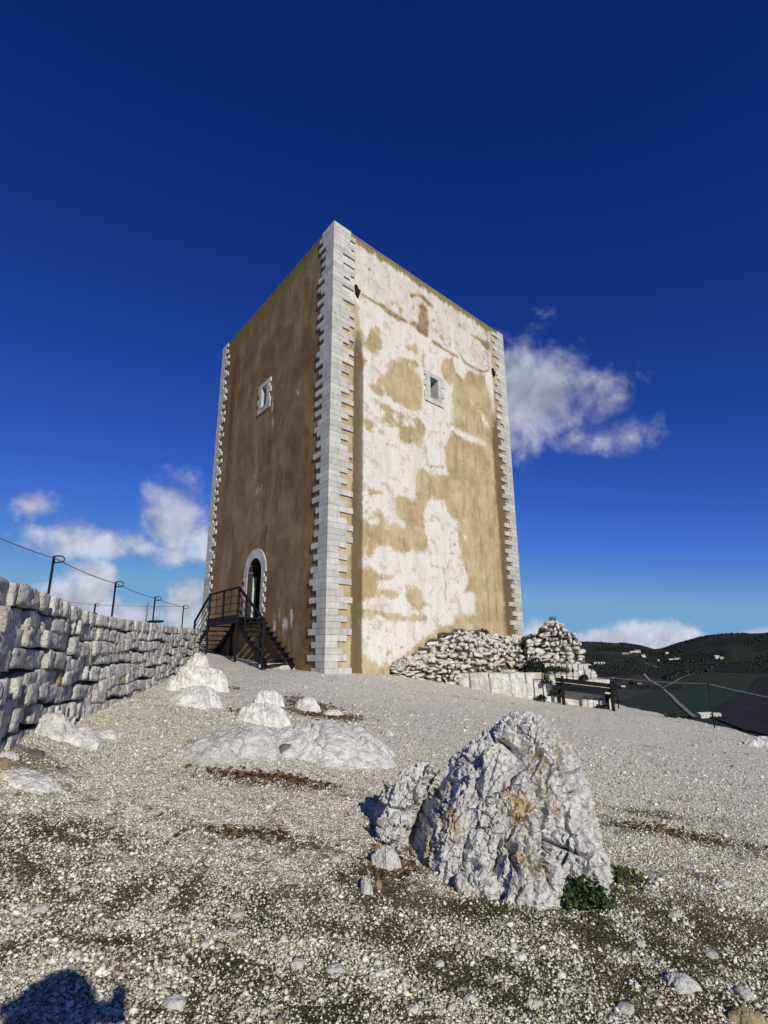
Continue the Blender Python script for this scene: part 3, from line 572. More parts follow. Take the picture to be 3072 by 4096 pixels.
# ================================================================ the tower: two visible faces, L (with the door) and R (the sunlit one)
# outlines of the bare tan plaster, the pale islands in it, cracks and spots on the R face: metres along the face, metres up
TAN=[[(1.23,12.74),(2.31,12.82),(2.98,12.8),(3.71,12.75),(3.62,12.64),(2.87,12.58),(2.09,12.62),(1.25,12.65)],[(2.14,12.42),(2.56,12.5),(3.09,12.48),(3.56,12.56),(4.04,12.64),(4.29,12.51),(4.95,12.49),(5.01,13.23),(4.94,13.9),(4.66,14.06),(4.39,13.78),(4.41,13.49),(4.31,13.15),(4.42,12.91),(4.05,12.93),(3.8,12.72),(3.33,12.68),(2.75,12.64)],[(3.87,14.11),(4.34,14.31),(4.73,14.41),(5.03,14.35),(5.35,14.21),(5.31,14.09),(4.98,14.02),(4.66,14.17),(4.34,14.16),(4.08,13.92),(3.86,13.91)],[(5.11,12.56),(5.64,12.52),(6.26,12.48),(7.0,12.43),(6.88,12.3),(6.32,12.33),(5.83,12.32),(5.17,12.36)],[(6.92,12.81),(7.12,12.58),(7.33,12.41),(8.01,12.42),(8.64,12.45),(9.16,12.76),(9.14,12.56),(8.55,12.28),(7.84,12.22),(7.25,12.27),(6.97,12.57)],[(7.83,14.0),(8.31,14.1),(9.04,14.15),(9.47,14.28),(9.24,13.68),(8.91,13.65),(8.53,13.87),(7.89,13.87)],[(0.76,11.81),(1.01,11.8),(1.06,11.26),(1.41,11.21),(1.42,10.99),(1.22,10.61),(1.07,10.34),(1.17,10.09),(1.52,10.19),(1.62,10.02),(1.37,9.63),(0.8,9.33)],[(1.27,10.67),(1.62,11.0),(1.62,11.3),(1.98,11.73),(2.28,11.69),(2.17,11.42),(2.41,11.17),(2.3,10.86),(2.19,10.64),(1.72,10.48),(1.47,10.55)],[(2.19,10.72),(2.73,10.68),(3.17,10.73),(3.29,10.96),(4.24,11.16),(4.29,10.9),(3.99,10.78),(3.52,10.69),(3.06,10.59)],[(3.54,11.61),(3.96,11.74),(4.09,12.04),(4.26,11.83),(4.25,11.45),(4.0,11.3),(3.95,11.51),(3.59,11.36)],[(2.61,10.18),(2.73,10.57),(3.23,10.73),(4.24,11.18),(4.29,10.88),(4.05,10.69),(4.52,10.41),(4.51,9.99),(4.42,9.33),(4.48,9.17),(4.17,8.94),(3.7,8.87),(3.25,8.94),(2.81,8.96),(2.55,9.08),(2.5,9.4),(2.08,9.29),(2.08,9.67),(2.45,9.9)],[(1.67,9.27),(2.08,9.33),(2.5,9.19),(2.44,8.96),(2.08,8.92),(1.77,8.93)],[(1.57,8.74),(2.03,8.73),(2.81,8.67),(3.19,8.62),(3.7,8.61),(4.16,8.72),(4.52,8.65),(4.66,8.34),(4.49,7.9),(4.3,7.5),(4.18,7.43),(4.01,7.59),(3.55,7.43),(3.17,7.44),(3.12,7.8),(3.18,7.99),(3.02,7.98),(2.8,7.83),(2.59,7.97),(2.12,7.83),(2.44,8.34),(2.28,8.45),(1.77,8.61)],[(1.33,7.83),(1.67,7.93),(1.97,7.83),(1.92,7.45),(1.67,7.38),(1.38,7.53)],[(2.12,7.67),(2.38,7.79),(2.48,7.62),(2.32,7.43),(2.12,7.47)],[(5.74,11.79),(5.95,12.03),(6.52,12.21),(6.63,11.64),(7.19,11.46),(7.37,11.99),(7.83,12.11),(8.14,12.07),(8.78,12.27),(8.82,11.8),(9.09,11.26),(9.27,10.53),(9.3,10.02),(9.47,9.3),(9.82,6.54),(4.63,5.53),(4.64,5.74),(3.95,5.64),(4.04,6.6),(4.39,6.77),(4.79,6.57),(4.96,6.27),(5.64,6.29),(6.19,6.8),(5.8,6.93),(5.7,7.3),(5.78,7.59),(5.6,7.9),(5.95,8.31),(6.17,8.79),(6.37,8.76),(7.13,8.64),(7.78,8.68),(8.47,8.77),(8.63,8.92),(7.95,8.92),(7.22,8.91),(6.45,8.92),(6.19,9.07),(6.42,9.43),(6.38,9.99),(6.27,10.38),(6.51,10.96),(6.16,10.83),(5.77,11.02),(5.65,11.26)],[(1.54,5.41),(1.82,5.39),(2.26,5.45),(2.41,5.33),(2.16,5.2),(1.87,5.29),(1.92,5.08),(1.73,5.0),(1.61,5.2)],[(2.87,5.36),(3.29,5.45),(3.72,5.36),(3.94,5.34),(3.96,5.82),(4.09,6.38),(6.32,6.9),(7.01,7.06),(9.45,7.62),(9.43,5.22),(9.46,3.39),(9.43,1.11),(5.83,1.0),(5.85,1.31),(6.34,1.37),(6.45,1.14),(7.12,1.37),(7.26,2.26),(6.86,2.31),(6.53,2.17),(6.58,2.41),(6.89,2.72),(6.78,2.96),(6.6,3.23),(6.37,3.57),(6.39,3.9),(6.3,4.47),(6.34,5.03),(6.01,5.02),(5.72,5.34),(5.55,5.69),(4.76,5.66),(4.64,5.76),(4.6,5.34),(4.47,5.12),(4.37,4.74),(4.44,4.28),(4.57,4.06),(4.62,3.75),(4.27,3.44),(3.78,3.57),(3.35,3.33),(2.84,3.37),(2.49,3.51),(2.06,3.45),(1.87,3.32),(1.89,3.05),(1.7,2.92),(1.54,3.14),(1.63,3.47),(1.45,3.13),(1.32,2.98),(1.14,2.89),(1.13,4.2),(1.4,4.31),(1.68,4.15),(2.11,4.11),(2.16,4.33),(1.92,4.33),(1.92,4.66),(2.25,4.72),(2.45,4.38),(2.57,4.0),(2.65,4.34),(2.95,4.39),(3.37,4.23),(3.48,4.44),(3.16,4.54),(2.86,4.67),(2.96,4.96)],[(1.15,2.56),(1.46,2.69),(1.73,2.75),(2.05,2.58),(2.38,2.57),(2.77,2.54),(2.79,2.33),(2.43,2.37),(2.1,2.31),(1.96,2.02),(2.24,2.04),(2.72,2.08),(3.11,2.0),(2.96,1.82),(2.71,1.7),(2.28,1.81),(2.05,1.76),(1.68,1.67),(1.16,1.5)],[(3.22,2.26),(3.38,2.38),(3.58,2.22),(4.06,2.25),(4.21,1.94),(4.26,1.76),(4.47,1.62),(4.2,1.53),(4.19,1.35),(3.82,1.44),(3.51,1.39),(3.51,1.64),(3.31,1.8),(3.37,2.02)],[(1.15,1.23),(1.88,1.26),(1.93,1.11),(1.83,0.89),(1.63,1.1),(1.18,1.08)],[(0.69,1.53),(1.22,1.57),(1.28,0.87),(1.43,0.37),(1.29,-0.2),(1.58,-0.24),(2.03,-0.21),(2.06,-0.47),(2.4,-0.33),(2.61,-0.37),(3.75,0.27),(4.49,0.64),(5.14,0.9),(5.81,0.92),(6.53,1.03),(6.72,0.73),(7.02,0.78),(7.06,1.32),(9.51,1.42),(9.55,0.26),(6.71,0.6),(5.13,0.69),(4.11,0.35),(3.28,-0.08),(2.6,-0.77),(0.73,-0.71)],[(5.84,1.36),(6.56,1.43),(7.22,1.42),(9.54,1.71),(9.56,0.35),(6.78,0.55),(6.67,0.95),(5.89,0.97)]]
HOLES=[[(2.75,8.48),(3.08,8.54),(3.15,8.19),(2.91,8.2)],[(3.24,8.34),(3.69,8.48),(4.15,8.41),(4.03,8.28),(3.46,8.2)],[(3.58,10.78),(3.99,10.85),(4.23,10.81),(3.75,10.69)],[(3.8,4.39),(4.02,4.43),(4.02,4.23),(3.88,4.19)],[(6.61,5.14),(6.94,5.17),(7.03,4.97),(6.73,5.01)],[(7.95,10.31),(8.25,10.26),(8.44,9.76),(8.93,9.55),(8.87,9.74),(8.59,10.11),(8.19,10.44)],[(3.74,5.18),(3.88,5.17),(3.84,4.93),(3.76,4.99)],[(6.73,4.54),(6.89,4.52),(6.88,4.3),(6.71,4.28)],[(6.75,1.08),(6.97,1.09),(6.94,0.69),(6.69,0.73)],[(6.81,12.22),(7.11,12.39),(7.39,12.2),(7.2,11.66),(6.77,11.6)],[(7.57,10.63),(7.76,10.7),(7.73,10.39),(7.58,10.34)]]
CRACKS=[([(4.62,3.75),(4.69,3.41),(4.68,3.1),(4.87,3.05),(5.65,3.07),(5.67,3.41)],0.05),([(5.37,3.02),(5.45,2.71),(5.49,2.37),(5.41,2.09),(5.54,1.72)],0.045),([(1.18,1.25),(2.04,1.31),(2.47,1.19),(3.3,1.15),(4.39,1.19)],0.09),([(2.47,1.14),(2.46,0.6),(2.48,-0.04),(2.4,-0.44)],0.06),([(3.74,1.11),(3.72,0.39)],0.04),([(4.63,0.93),(5.82,0.97)],0.04),([(4.57,11.86),(4.6,10.79)],0.02),([(4.57,7.71),(4.66,6.87),(5.62,7.06)],0.05)]
DOTS=[(1.69,13.98,0.11,0.15),(2.66,14.2,0.1,0.07),(3.41,14.08,0.13,0.06),(2.09,13.19,0.12,0.08),(2.87,13.1,0.13,0.13),(3.33,13.04,0.17,0.2),(4.07,13.52,0.11,0.19),(4.12,13.21,0.09,0.07),(5.32,13.48,0.16,0.15),(5.43,13.05,0.23,0.19),(5.8,12.91,0.23,0.22),(6.31,12.8,0.12,0.2),(6.86,13.04,0.13,0.15),(7.08,14.09,0.22,0.17),(5.55,14.0,0.09,0.07),(5.3,13.89,0.1,0.06),(1.75,13.17,0.07,0.07),(3.0,13.66,0.06,0.06),(6.4,14.35,0.06,0.16),(6.11,14.27,0.09,0.16),(8.25,14.44,0.07,0.14),(7.62,14.28,0.08,0.08),(8.42,13.09,0.12,0.12),(8.78,13.13,0.11,0.23),(7.95,13.56,0.1,0.14),(8.26,13.59,0.07,0.11),(3.06,7.6,0.09,0.07),(2.55,7.17,0.12,0.09),(3.0,7.17,0.1,0.06),(1.18,5.84,0.08,0.07),(5.7,8.51,0.09,0.07),(3.9,8.76,0.11,0.07),(1.58,4.87,0.07,0.07),(1.56,4.54,0.1,0.13),(2.48,2.76,0.07,0.09),(5.23,3.68,0.07,0.06),(5.67,3.54,0.08,0.05),(6.21,2.6,0.11,0.09),(2.58,5.02,0.07,0.06),(2.68,5.2,0.06,0.05),(5.22,2.29,0.05,0.05),(4.58,2.16,0.05,0.03),(4.69,2.17,0.04,0.03),(4.63,2.08,0.05,0.03),(4.57,1.98,0.04,0.04),(4.68,1.99,0.05,0.04),(5.98,4.47,0.08,0.06),(6.08,4.03,0.13,0.12),(4.82,5.16,0.05,0.04),(4.59,1.68,0.12,0.06),(5.93,3.66,0.16,0.08),(1.88,0.31,0.11,0.05),(2.11,0.19,0.07,0.04),(1.78,0.85,0.15,0.04),(1.86,0.63,0.04,0.03),(2.82,0.99,0.06,0.04),(3.11,0.21,0.09,0.04)]

AZ = lambda a: np.array([math.sin(a), math.cos(a), 0.])
TN = AZ(R(-6.15036))*16; DR = AZ(R(46.46895)); DL = AZ(R(-37.75117)); WL, WR, ZT = 10.4129, 10.3542, 15.0517
NR = np.array([DR[1], -DR[0], 0]); NL = np.array([-DL[1], DL[0], 0]); UP = np.array([0, 0, 1.])
def onL(s, z, o=0.): return TN+DL*s+NL*o+UP*z
def onR(s, z, o=0.): return TN+DR*s+NR*o+UP*z
Z0 = -1.6
tower = thing('stone_tower', 'square medieval tower with stained tan plaster and pale stone corner quoins', 'tower', (TN[0], TN[1], -.6))
bpy.context.view_layer.update()
INV = tower.matrix_world.inverted()
def tpart(name, V, F, mat, parent=None, smooth=False, me=None):   # geometry in world metres, parented to the tower's base
    if me is None:
        me = mesh(name, V, F, smooth); bm = bmesh.new(); bm.from_mesh(me); bmesh.ops.recalc_face_normals(bm, faces=bm.faces); bm.to_mesh(me); bm.free()
    me.transform(INV); return obj(name, me, mat, parent or tower)
def tb(mb, name, mat, parent=None): return tpart(name, mb.V, mb.F, mat, parent)
def inpoly(s, z, poly):
    r = np.zeros(s.shape, bool); p = np.array(poly)
    for a, b in zip(p, np.roll(p, -1, 0)):
        c = (a[1] > z) != (b[1] > z); r ^= c & (s < a[0]+(z-a[1])/(b[1]-a[1] if abs(b[1]-a[1]) > 1e-9 else 1e-9)*(b[0]-a[0]))
    return r
def seglist(s, z, pts):
    d = np.full(s.shape, 9.); p = np.array(pts); q = np.stack([s, z], -1)
    for a, b in zip(p[:-1], p[1:]):
        e = b-a; t = np.clip(((q-a)@e)/max(e@e, 1e-9), 0, 1); d = np.minimum(d, np.linalg.norm(q-a-t[..., None]*e, axis=-1))
    return d
def blur(a, n):
    for _ in range(n):
        p = np.pad(a, 1, mode='edge'); a = (p[1:-1, 1:-1]*4+(p[:-2, 1:-1]+p[2:, 1:-1]+p[1:-1, :-2]+p[1:-1, 2:])*2+p[:-2, :-2]+p[2:, 2:]+p[:-2, 2:]+p[2:, :-2])/16
    return a
def face_mesh(name, at, W, lines_s, lines_z, hole, attrs):
    st = .075
    def axis(lo, hi, cuts):
        c = sorted([lo, hi]+list(cuts)); r = []
        for a, b in zip(c[:-1], c[1:]): n = max(1, int(round((b-a)/st))); r += list(np.linspace(a, b, n, endpoint=False))
        return np.array(r+[hi])
    S = axis(0, W, lines_s); Z = axis(Z0, ZT, lines_z); A, B = np.meshgrid(S, Z)
    V = np.array([at(0, 0)])[0][None, None]+A[..., None]*(at(1, 0)-at(0, 0))+B[..., None]*UP
    n = len(S); i = np.arange(len(Z)-1)[:, None]*n+np.arange(n-1)[None]; Q = np.stack([i, i+1, i+1+n, i+n], -1).reshape(-1, 4)
    cs = ((A[:-1, :-1]+A[1:, 1:])/2).ravel(); cz = ((B[:-1, :-1]+B[1:, 1:])/2).ravel()
    keep = np.ones(len(Q), bool)
    for s0, s1, z0, z1 in hole: keep &= ~((cs > s0) & (cs < s1) & (cz > z0) & (cz < z1))
    # slight unevenness of the old plaster
    Vv = V.reshape(-1, 3); nrm = (NR if at is onR else NL); inner = ((A > .05) & (A < W-.05)).ravel()
    Vv = Vv+nrm[None]*(.010*fbm(Vv*1.3, 3, 5)*inner)[:, None]
    me = mesh_tri(name, Vv, Q[keep] if at is onR else Q[keep][:, ::-1], True)
    for k, fn in attrs.items():
        a = me.attributes.new(k, 'FLOAT', 'POINT'); a.data.foreach_set('value', fn(A, B).ravel().astype(np.float32))
    return tpart(name, None, None, MAT['plaster'], me=me)
WIN = (4.92, 5.38, 9.80, 10.72)
def R_white(A, B):
    w = np.ones(A.shape)
    for p in TAN: w[inpoly(A, B, p)] = 0
    for p in HOLES: w[inpoly(A, B, p)] = .9
    for p, wd in CRACKS: w[seglist(A, B, p) < wd] = .15
    w[(A < 1.25) & (B < 12.2)] = 0; w[A > 9.35] = 0; w[(A > 3.3) & (B < .75-.0*A) & (B < .62*(A-3.0)-.3)] = .1; w[(A < 1.6) & (B < -.1)] = 0
    w = blur(w, 3)*.70+.15
    thin = np.ones(A.shape)
    for i in (0, 1, 2, 3, 4, 5): thin[inpoly(A, B, TAN[i])] = 0
    for p, wd in CRACKS: thin[seglist(A, B, p) < max(wd, .045)] = .0
    w = np.minimum(w, blur(thin, 1)*.72+.12)
    for s, z, a, b in DOTS: w = np.minimum(w, 1.3*np.sqrt(((A-s)/max(a, .05))**2+((B-z)/max(b, .05))**2)*.55)
    return w
def R_stain(A, B):
    l = np.exp(-(np.maximum(np.abs(A-1.17)-.10, 0)/.16)**2)*np.clip((12.0-B)/2, 0, 1)*1.1
    r = np.exp(-((A-(9.45-.02*(B-6)))/(.45))**2)*1.15*np.clip((11.6-B)/2.5, 0, 1)*1.0*np.clip((B+.5)/1.5, .4, 1)
    t = .55*np.exp(-((A-9.1)/.35)**2)*(B > 12.8)
    up = np.zeros(A.shape)
    for i in (0, 1, 2, 3, 4, 5): up[inpoly(A, B, TAN[i])] = .62
    t = np.maximum(t, blur(up, 1))
    return np.maximum(np.maximum(l, r), t)
def R_moss(A, B): return np.clip(1-(ZT-B)/.62, 0, 1)*.95+.30*np.exp(-((A-8.6)/.7)**2)*(B < 6)+.35*np.clip((.4-B)/1.2, 0, 1)*(A > 1)*(A < 4)
def R_dirty(A, B): return np.clip((B-12.4)/.7, 0, 1)*.75
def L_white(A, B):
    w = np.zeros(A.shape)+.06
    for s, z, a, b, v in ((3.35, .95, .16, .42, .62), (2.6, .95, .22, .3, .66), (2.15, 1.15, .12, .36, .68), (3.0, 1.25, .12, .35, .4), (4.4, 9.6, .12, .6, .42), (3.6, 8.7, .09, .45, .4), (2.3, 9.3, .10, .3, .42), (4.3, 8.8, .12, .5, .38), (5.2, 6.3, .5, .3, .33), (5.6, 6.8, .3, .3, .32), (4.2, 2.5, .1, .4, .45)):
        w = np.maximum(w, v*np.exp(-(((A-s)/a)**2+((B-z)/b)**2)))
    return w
def L_stain(A, B):
    e = .75*np.exp(-((A-8.75)/.5)**2)*np.clip((B-2)/8, 0, 1)+.40*np.exp(-((A-.9)/.35)**2)
    c = .55*np.exp(-((seglist(A, B, [(4.6, 9.4), (4.55, 8.2), (4.2, 6.0), (4.5, 3.5)]))/.12)**2)+.4*np.exp(-((seglist(A, B, [(1.0, 8.9), (3.2, 8.7), (6, 7.2), (8, 7.0)]))/.10)**2)+.45*np.exp(-((seglist(A, B, [(5.9, 4.0), (5, 4.35), (3.9, 4.5)]))/.2)**2)
    return np.maximum(e, c)
def L_moss(A, B): return np.clip(1-(ZT-B)/(1.1+.9*(A/10)), 0, 1)*.85+.45*np.exp(-((A-9.3)/1.0)**2)*np.clip((B-9)/5, 0, 1)
zero = lambda A, B: np.zeros(A.shape)
DOOR = (4.50, 5.74, 1.27, 2.90)          # opening below the spring line; the arch above is a half circle
DC, DRAD = (DOOR[0]+DOOR[1])/2, (DOOR[1]-DOOR[0])/2
face_mesh('wall', onR, WR, (WIN[0], WIN[1]), (WIN[2], WIN[3]), [WIN], dict(white=R_white, stain=R_stain, moss=R_moss, dirty=R_dirty, brown=zero))
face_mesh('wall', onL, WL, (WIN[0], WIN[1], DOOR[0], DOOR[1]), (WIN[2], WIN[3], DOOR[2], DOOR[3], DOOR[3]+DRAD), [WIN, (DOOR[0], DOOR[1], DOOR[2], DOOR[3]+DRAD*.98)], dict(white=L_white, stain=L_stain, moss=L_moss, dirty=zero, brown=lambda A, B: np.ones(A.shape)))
FAR = TN+DL*WL+DR*WR
def quad(name, pts, mat):
    me = mesh(name, pts, [(0, 1, 2, 3)])
    for k in ('white', 'stain', 'moss', 'dirty', 'brown'): me.attributes.new(k, 'FLOAT', 'POINT')
    return tpart(name, None, None, mat, me=me)
PR, PL = TN+DR*WR, TN+DL*WL
quad('wall', [PR+UP*Z0, FAR+UP*Z0, FAR+UP*ZT, PR+UP*ZT], MAT['plaster']); quad('wall', [FAR+UP*Z0, PL+UP*Z0, PL+UP*ZT, FAR+UP*ZT], MAT['plaster'])
quad('roof', [TN+UP*(ZT-.25), PR+UP*(ZT-.25), FAR+UP*(ZT-.25), PL+UP*(ZT-.25)], MAT['mortar'])
# coping lip along the two visible top edges
tb(MB().frame(onR(.5, ZT-.05, .012), DR*(WR-1.0), -NR*.3, UP*.06), 'coping', MAT['mortar']); tb(MB().frame(onL(.5, ZT-.05, .012), DL*(WL-1.0), -NL*.3, UP*.06), 'coping', MAT['mortar'])
# ---- quoins
def quoin(C, d1, n1, l1, d2, n2, l2, z0, z1, mat, name='quoin', p=.055, dp=.14):
    # offset corner for two face lines
    def isect(a, b):  # point at offset a on face 1 and b on face 2
        M = np.array([n1[:2], n2[:2]]); return np.array([*np.linalg.solve(M, np.array([a, b])), 0])+C
    j = lambda: random.uniform(-.006, .006)
    poly = [isect(p, p), C+d1*(l1+j())+n1*p, C+d1*(l1+j())-n1*dp, isect(-dp, -dp), C+d2*(l2+j())-n2*dp, C+d2*(l2+j())+n2*p]
    poly = [q+np.array([j()*.35, j()*.35, 0]) for q in poly]
    return tb(MB().prism(poly, z0+.004, z1-.004+j()*.3), name, mat)
CH = .1885; NC = int(round((ZT-(-.72))/CH)); rq = random.Random(4)
SIDE_R = [.76, .95, .39, .76, .50, .93, .74, .37, .62, .74, .37, .95, .56, .76]  # from the ground up, as the photograph shows them
def seq(n, lens, seed, first=()):
    g = random.Random(seed); out = list(first); last = 1
    while len(out) < n:
        last = g.choice([k for k in range(3) if k != last]); out.append(lens[last]+g.uniform(-.03, .03))
    return out[:n]
aR = seq(NC, (.40, .72, .93), 8, SIDE_R[::-1][:0]); aR[:14] = [.62, .95, .40, .76, .56, .37, .74, .93, .50, .76, .39, .76, .95, .60]
aL = seq(NC, (.48, .72, .93), 9); bR = seq(NC, (.42, .66, .88), 12); bL = seq(NC, (.44, .68, .90), 13)
for k in range(NC):
    z0 = ZT+.012-(NC-k)*CH; z1 = z0+CH; l1, l2 = aR[k], aL[k]
    if k < 25:                               # lower courses: the long arms are two stones
        for (d, n, l, at) in ((DR, NR, l1, onR), (DL, NL, l2, onL)):
            if l > .6:
                c = .42+.1*rq.random(); tb(MB().frame(at(c+.006, z0+.004, .053+.004*rq.random()), d*(l-c-.006), -n*.16, UP*(CH-.008)), 'quoin', MAT['quoin'])
                if at is onR: l1 = c
                else: l2 = c
    quoin(TN, DR, NR, l1, DL, NL, l2, z0, z1, MAT['quoin'])
    quoin(PR, -DR, NR, bR[k], DL, -NL, .5, z0, z1, MAT['quoin_lichen'] if 4 < k < 58 else MAT['quoin'])
    quoin(PL, -DL, NL, bL[k], DR, -NR, .5, z0, z1, MAT['quoin'])
# ---- windows
def window(at, d, n, label_stone):
    s0, s1, z0, z1 = WIN; c = (s0+s1)/2
    # the opening: four reveal faces running back into the wall
    D = .62; mb = MB()
    for (a, b) in (((s0, z0), (s0, z1)), ((s0, z1), (s1, z1)), ((s1, z1), (s1, z0)), ((s1, z0), (s0, z0))):
        mb.add([at(*a, .03), at(*b, .03), at(*b, -D), at(*a, -D)], [(0, 1, 2, 3)])
    w = tb(mb, 'window', MAT['quoin'])
    tb(MB().frame(at(s0-.01, z0-.01, -D), d*(s1-s0+.02), -n*.04, UP*(z1-z0+.02)), 'shutter', MAT['black'], w)
    for k in range(3): tb(MB().frame(at(s0+.03+k*.14, z0, -D+.06), d*.11, -n*.03, UP*(z1-z0)), 'board', MAT['oak'], w)
    for x in (.14, .28): tb(MB().tube([at(s0+x, z0, -.2), at(s0+x, z1, -.2)], .009, 6), 'bar', MAT['iron'], w)
    hgt = (z1-z0)/4; p = .05; wid = [.36, .25, .37, .24]
    for k in range(4):                       # jamb stones
        tb(MB().frame(at(s0-wid[k], z0+k*hgt+.003, p), d*(wid[k]-.002), -n*.2, UP*(hgt-.006)), 'jamb_stone', MAT['quoin'], w)
        tb(MB().frame(at(s1+.002, z0+k*hgt+.003, p), d*(wid[(k+1) % 4]), -n*.2, UP*(hgt-.006)), 'jamb_stone', MAT['quoin'], w)
    for a, b in ((-.34, -.002), (.002, .34)):
        tb(MB().frame(at(c+a*1.65, z1+.003, p+.002), d*(b-a)*1.65, -n*.2, UP*.18), 'lintel', MAT['quoin'], w)
    tb(MB().frame(at(s0-.33, z0-.20, p+.002), d*(s1-s0+.66), -n*.2, UP*.19), 'sill', MAT['quoin'], w)
    tb(MB().frame(at(s0-.03, z0-.012, .06), d*(s1-s0+.06), -n*.3, UP*.035), 'sill_edge', MAT['quoin'], w)
window(onR, DR, NR, ''); window(onL, DL, NL, '')
# ---- arched doorway
def doorway():
    s0, s1, z0, zs = DOOR; n = 15; D = 1.15
    arc = [(DC+DRAD*math.cos(a), zs+DRAD*math.sin(a)) for a in np.linspace(0, math.pi, n)]
    prof = [(s1, z0)]+arc+[(s0, z0)]; mb = MB()
    for i in range(len(prof)-1):
        a, b = prof[i], prof[i+1]; mb.add([onL(*a, .03), onL(*b, .03), onL(*b, -D), onL(*a, -D)], [(0, 1, 2, 3)])
    mb.add([onL(s0, z0, .03), onL(s1, z0, .03), onL(s1, z0, -D), onL(s0, z0, -D)], [(0, 1, 2, 3)])
    w = tb(mb, 'doorway', MAT['passage_shade'])  # passage walls coloured dark to stand for the deep shade within
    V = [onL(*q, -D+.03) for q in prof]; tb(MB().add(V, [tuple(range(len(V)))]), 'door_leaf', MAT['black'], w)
    # voussoirs: wedge stones round the arch
    ro = DRAD+.36; p = .05; m = 7
    for k in range(m):
        a0, a1 = math.pi*k/m+.006, math.pi*(k+1)/m-.006; ss = np.linspace(a0, a1, 4)
        inn = [(DC+(DRAD+.001)*math.cos(a), zs+(DRAD+.001)*math.sin(a)) for a in ss]; outp = [(DC+ro*math.cos(a), zs+ro*math.sin(a)*1.0) for a in ss[::-1]]
        poly = inn+outp; nn = len(poly); V = [onL(*q, p) for q in poly]+[onL(*q, -.18) for q in poly]
        tb(MB().add(V, [tuple(range(nn)), tuple(range(nn, 2*nn))[::-1]]+[(i, i+nn, (i+1) % nn+nn, (i+1) % nn) for i in range(nn)]), 'voussoir', MAT['quoin'], w)
    nj = 9; h = (zs-z0)/nj; wid = [.22, .36]
    for k in range(nj):
        a, b = wid[k % 2], wid[(k+1) % 2]
        tb(MB().frame(onL(s0-.002, z0+k*h+.003, p), -DL*a, -NL*.18, UP*(h-.006)), 'jamb_stone', MAT['quoin'], w)
        tb(MB().frame(onL(s1+.002, z0+k*h+.003, p), DL*b, -NL*.18, UP*(h-.006)), 'jamb_stone', MAT['quoin'], w)
    # joints of the deep reveal on the lit jamb, pale as far as the painted shade begins
    for k in range(nj):
        tb(MB().frame(onL(s1-.004, z0+k*h+.004, -.19), DL*.02, -NL*(.15), UP*(h-.008)), 'reveal_stone', MAT['quoin'], w)
doorway()
# ---- the two dark broken spouts high on the sunlit face
for s, z, k in ((1.06, 12.70, 1.0), (9.42, 12.64, .9)):
    sh = [(-.13, .20), (-.03, .22), (.03, .10), (.17, .06), (.09, -.02), (.08, -.20), (.0, -.24), (-.09, -.12)]
    V = [onR(s+a*k, z+b*k, .08) for a, b in sh]+[onR(s+a*k*.8, z+b*k*.8, -.04) for a, b in sh]; n = 8
    tb(MB().add(V, [tuple(range(n)), tuple(range(n, 2*n))[::-1]]+[(i, i+n, (i+1) % n+n, (i+1) % n) for i in range(n)]), 'water_spout', MAT['black'])

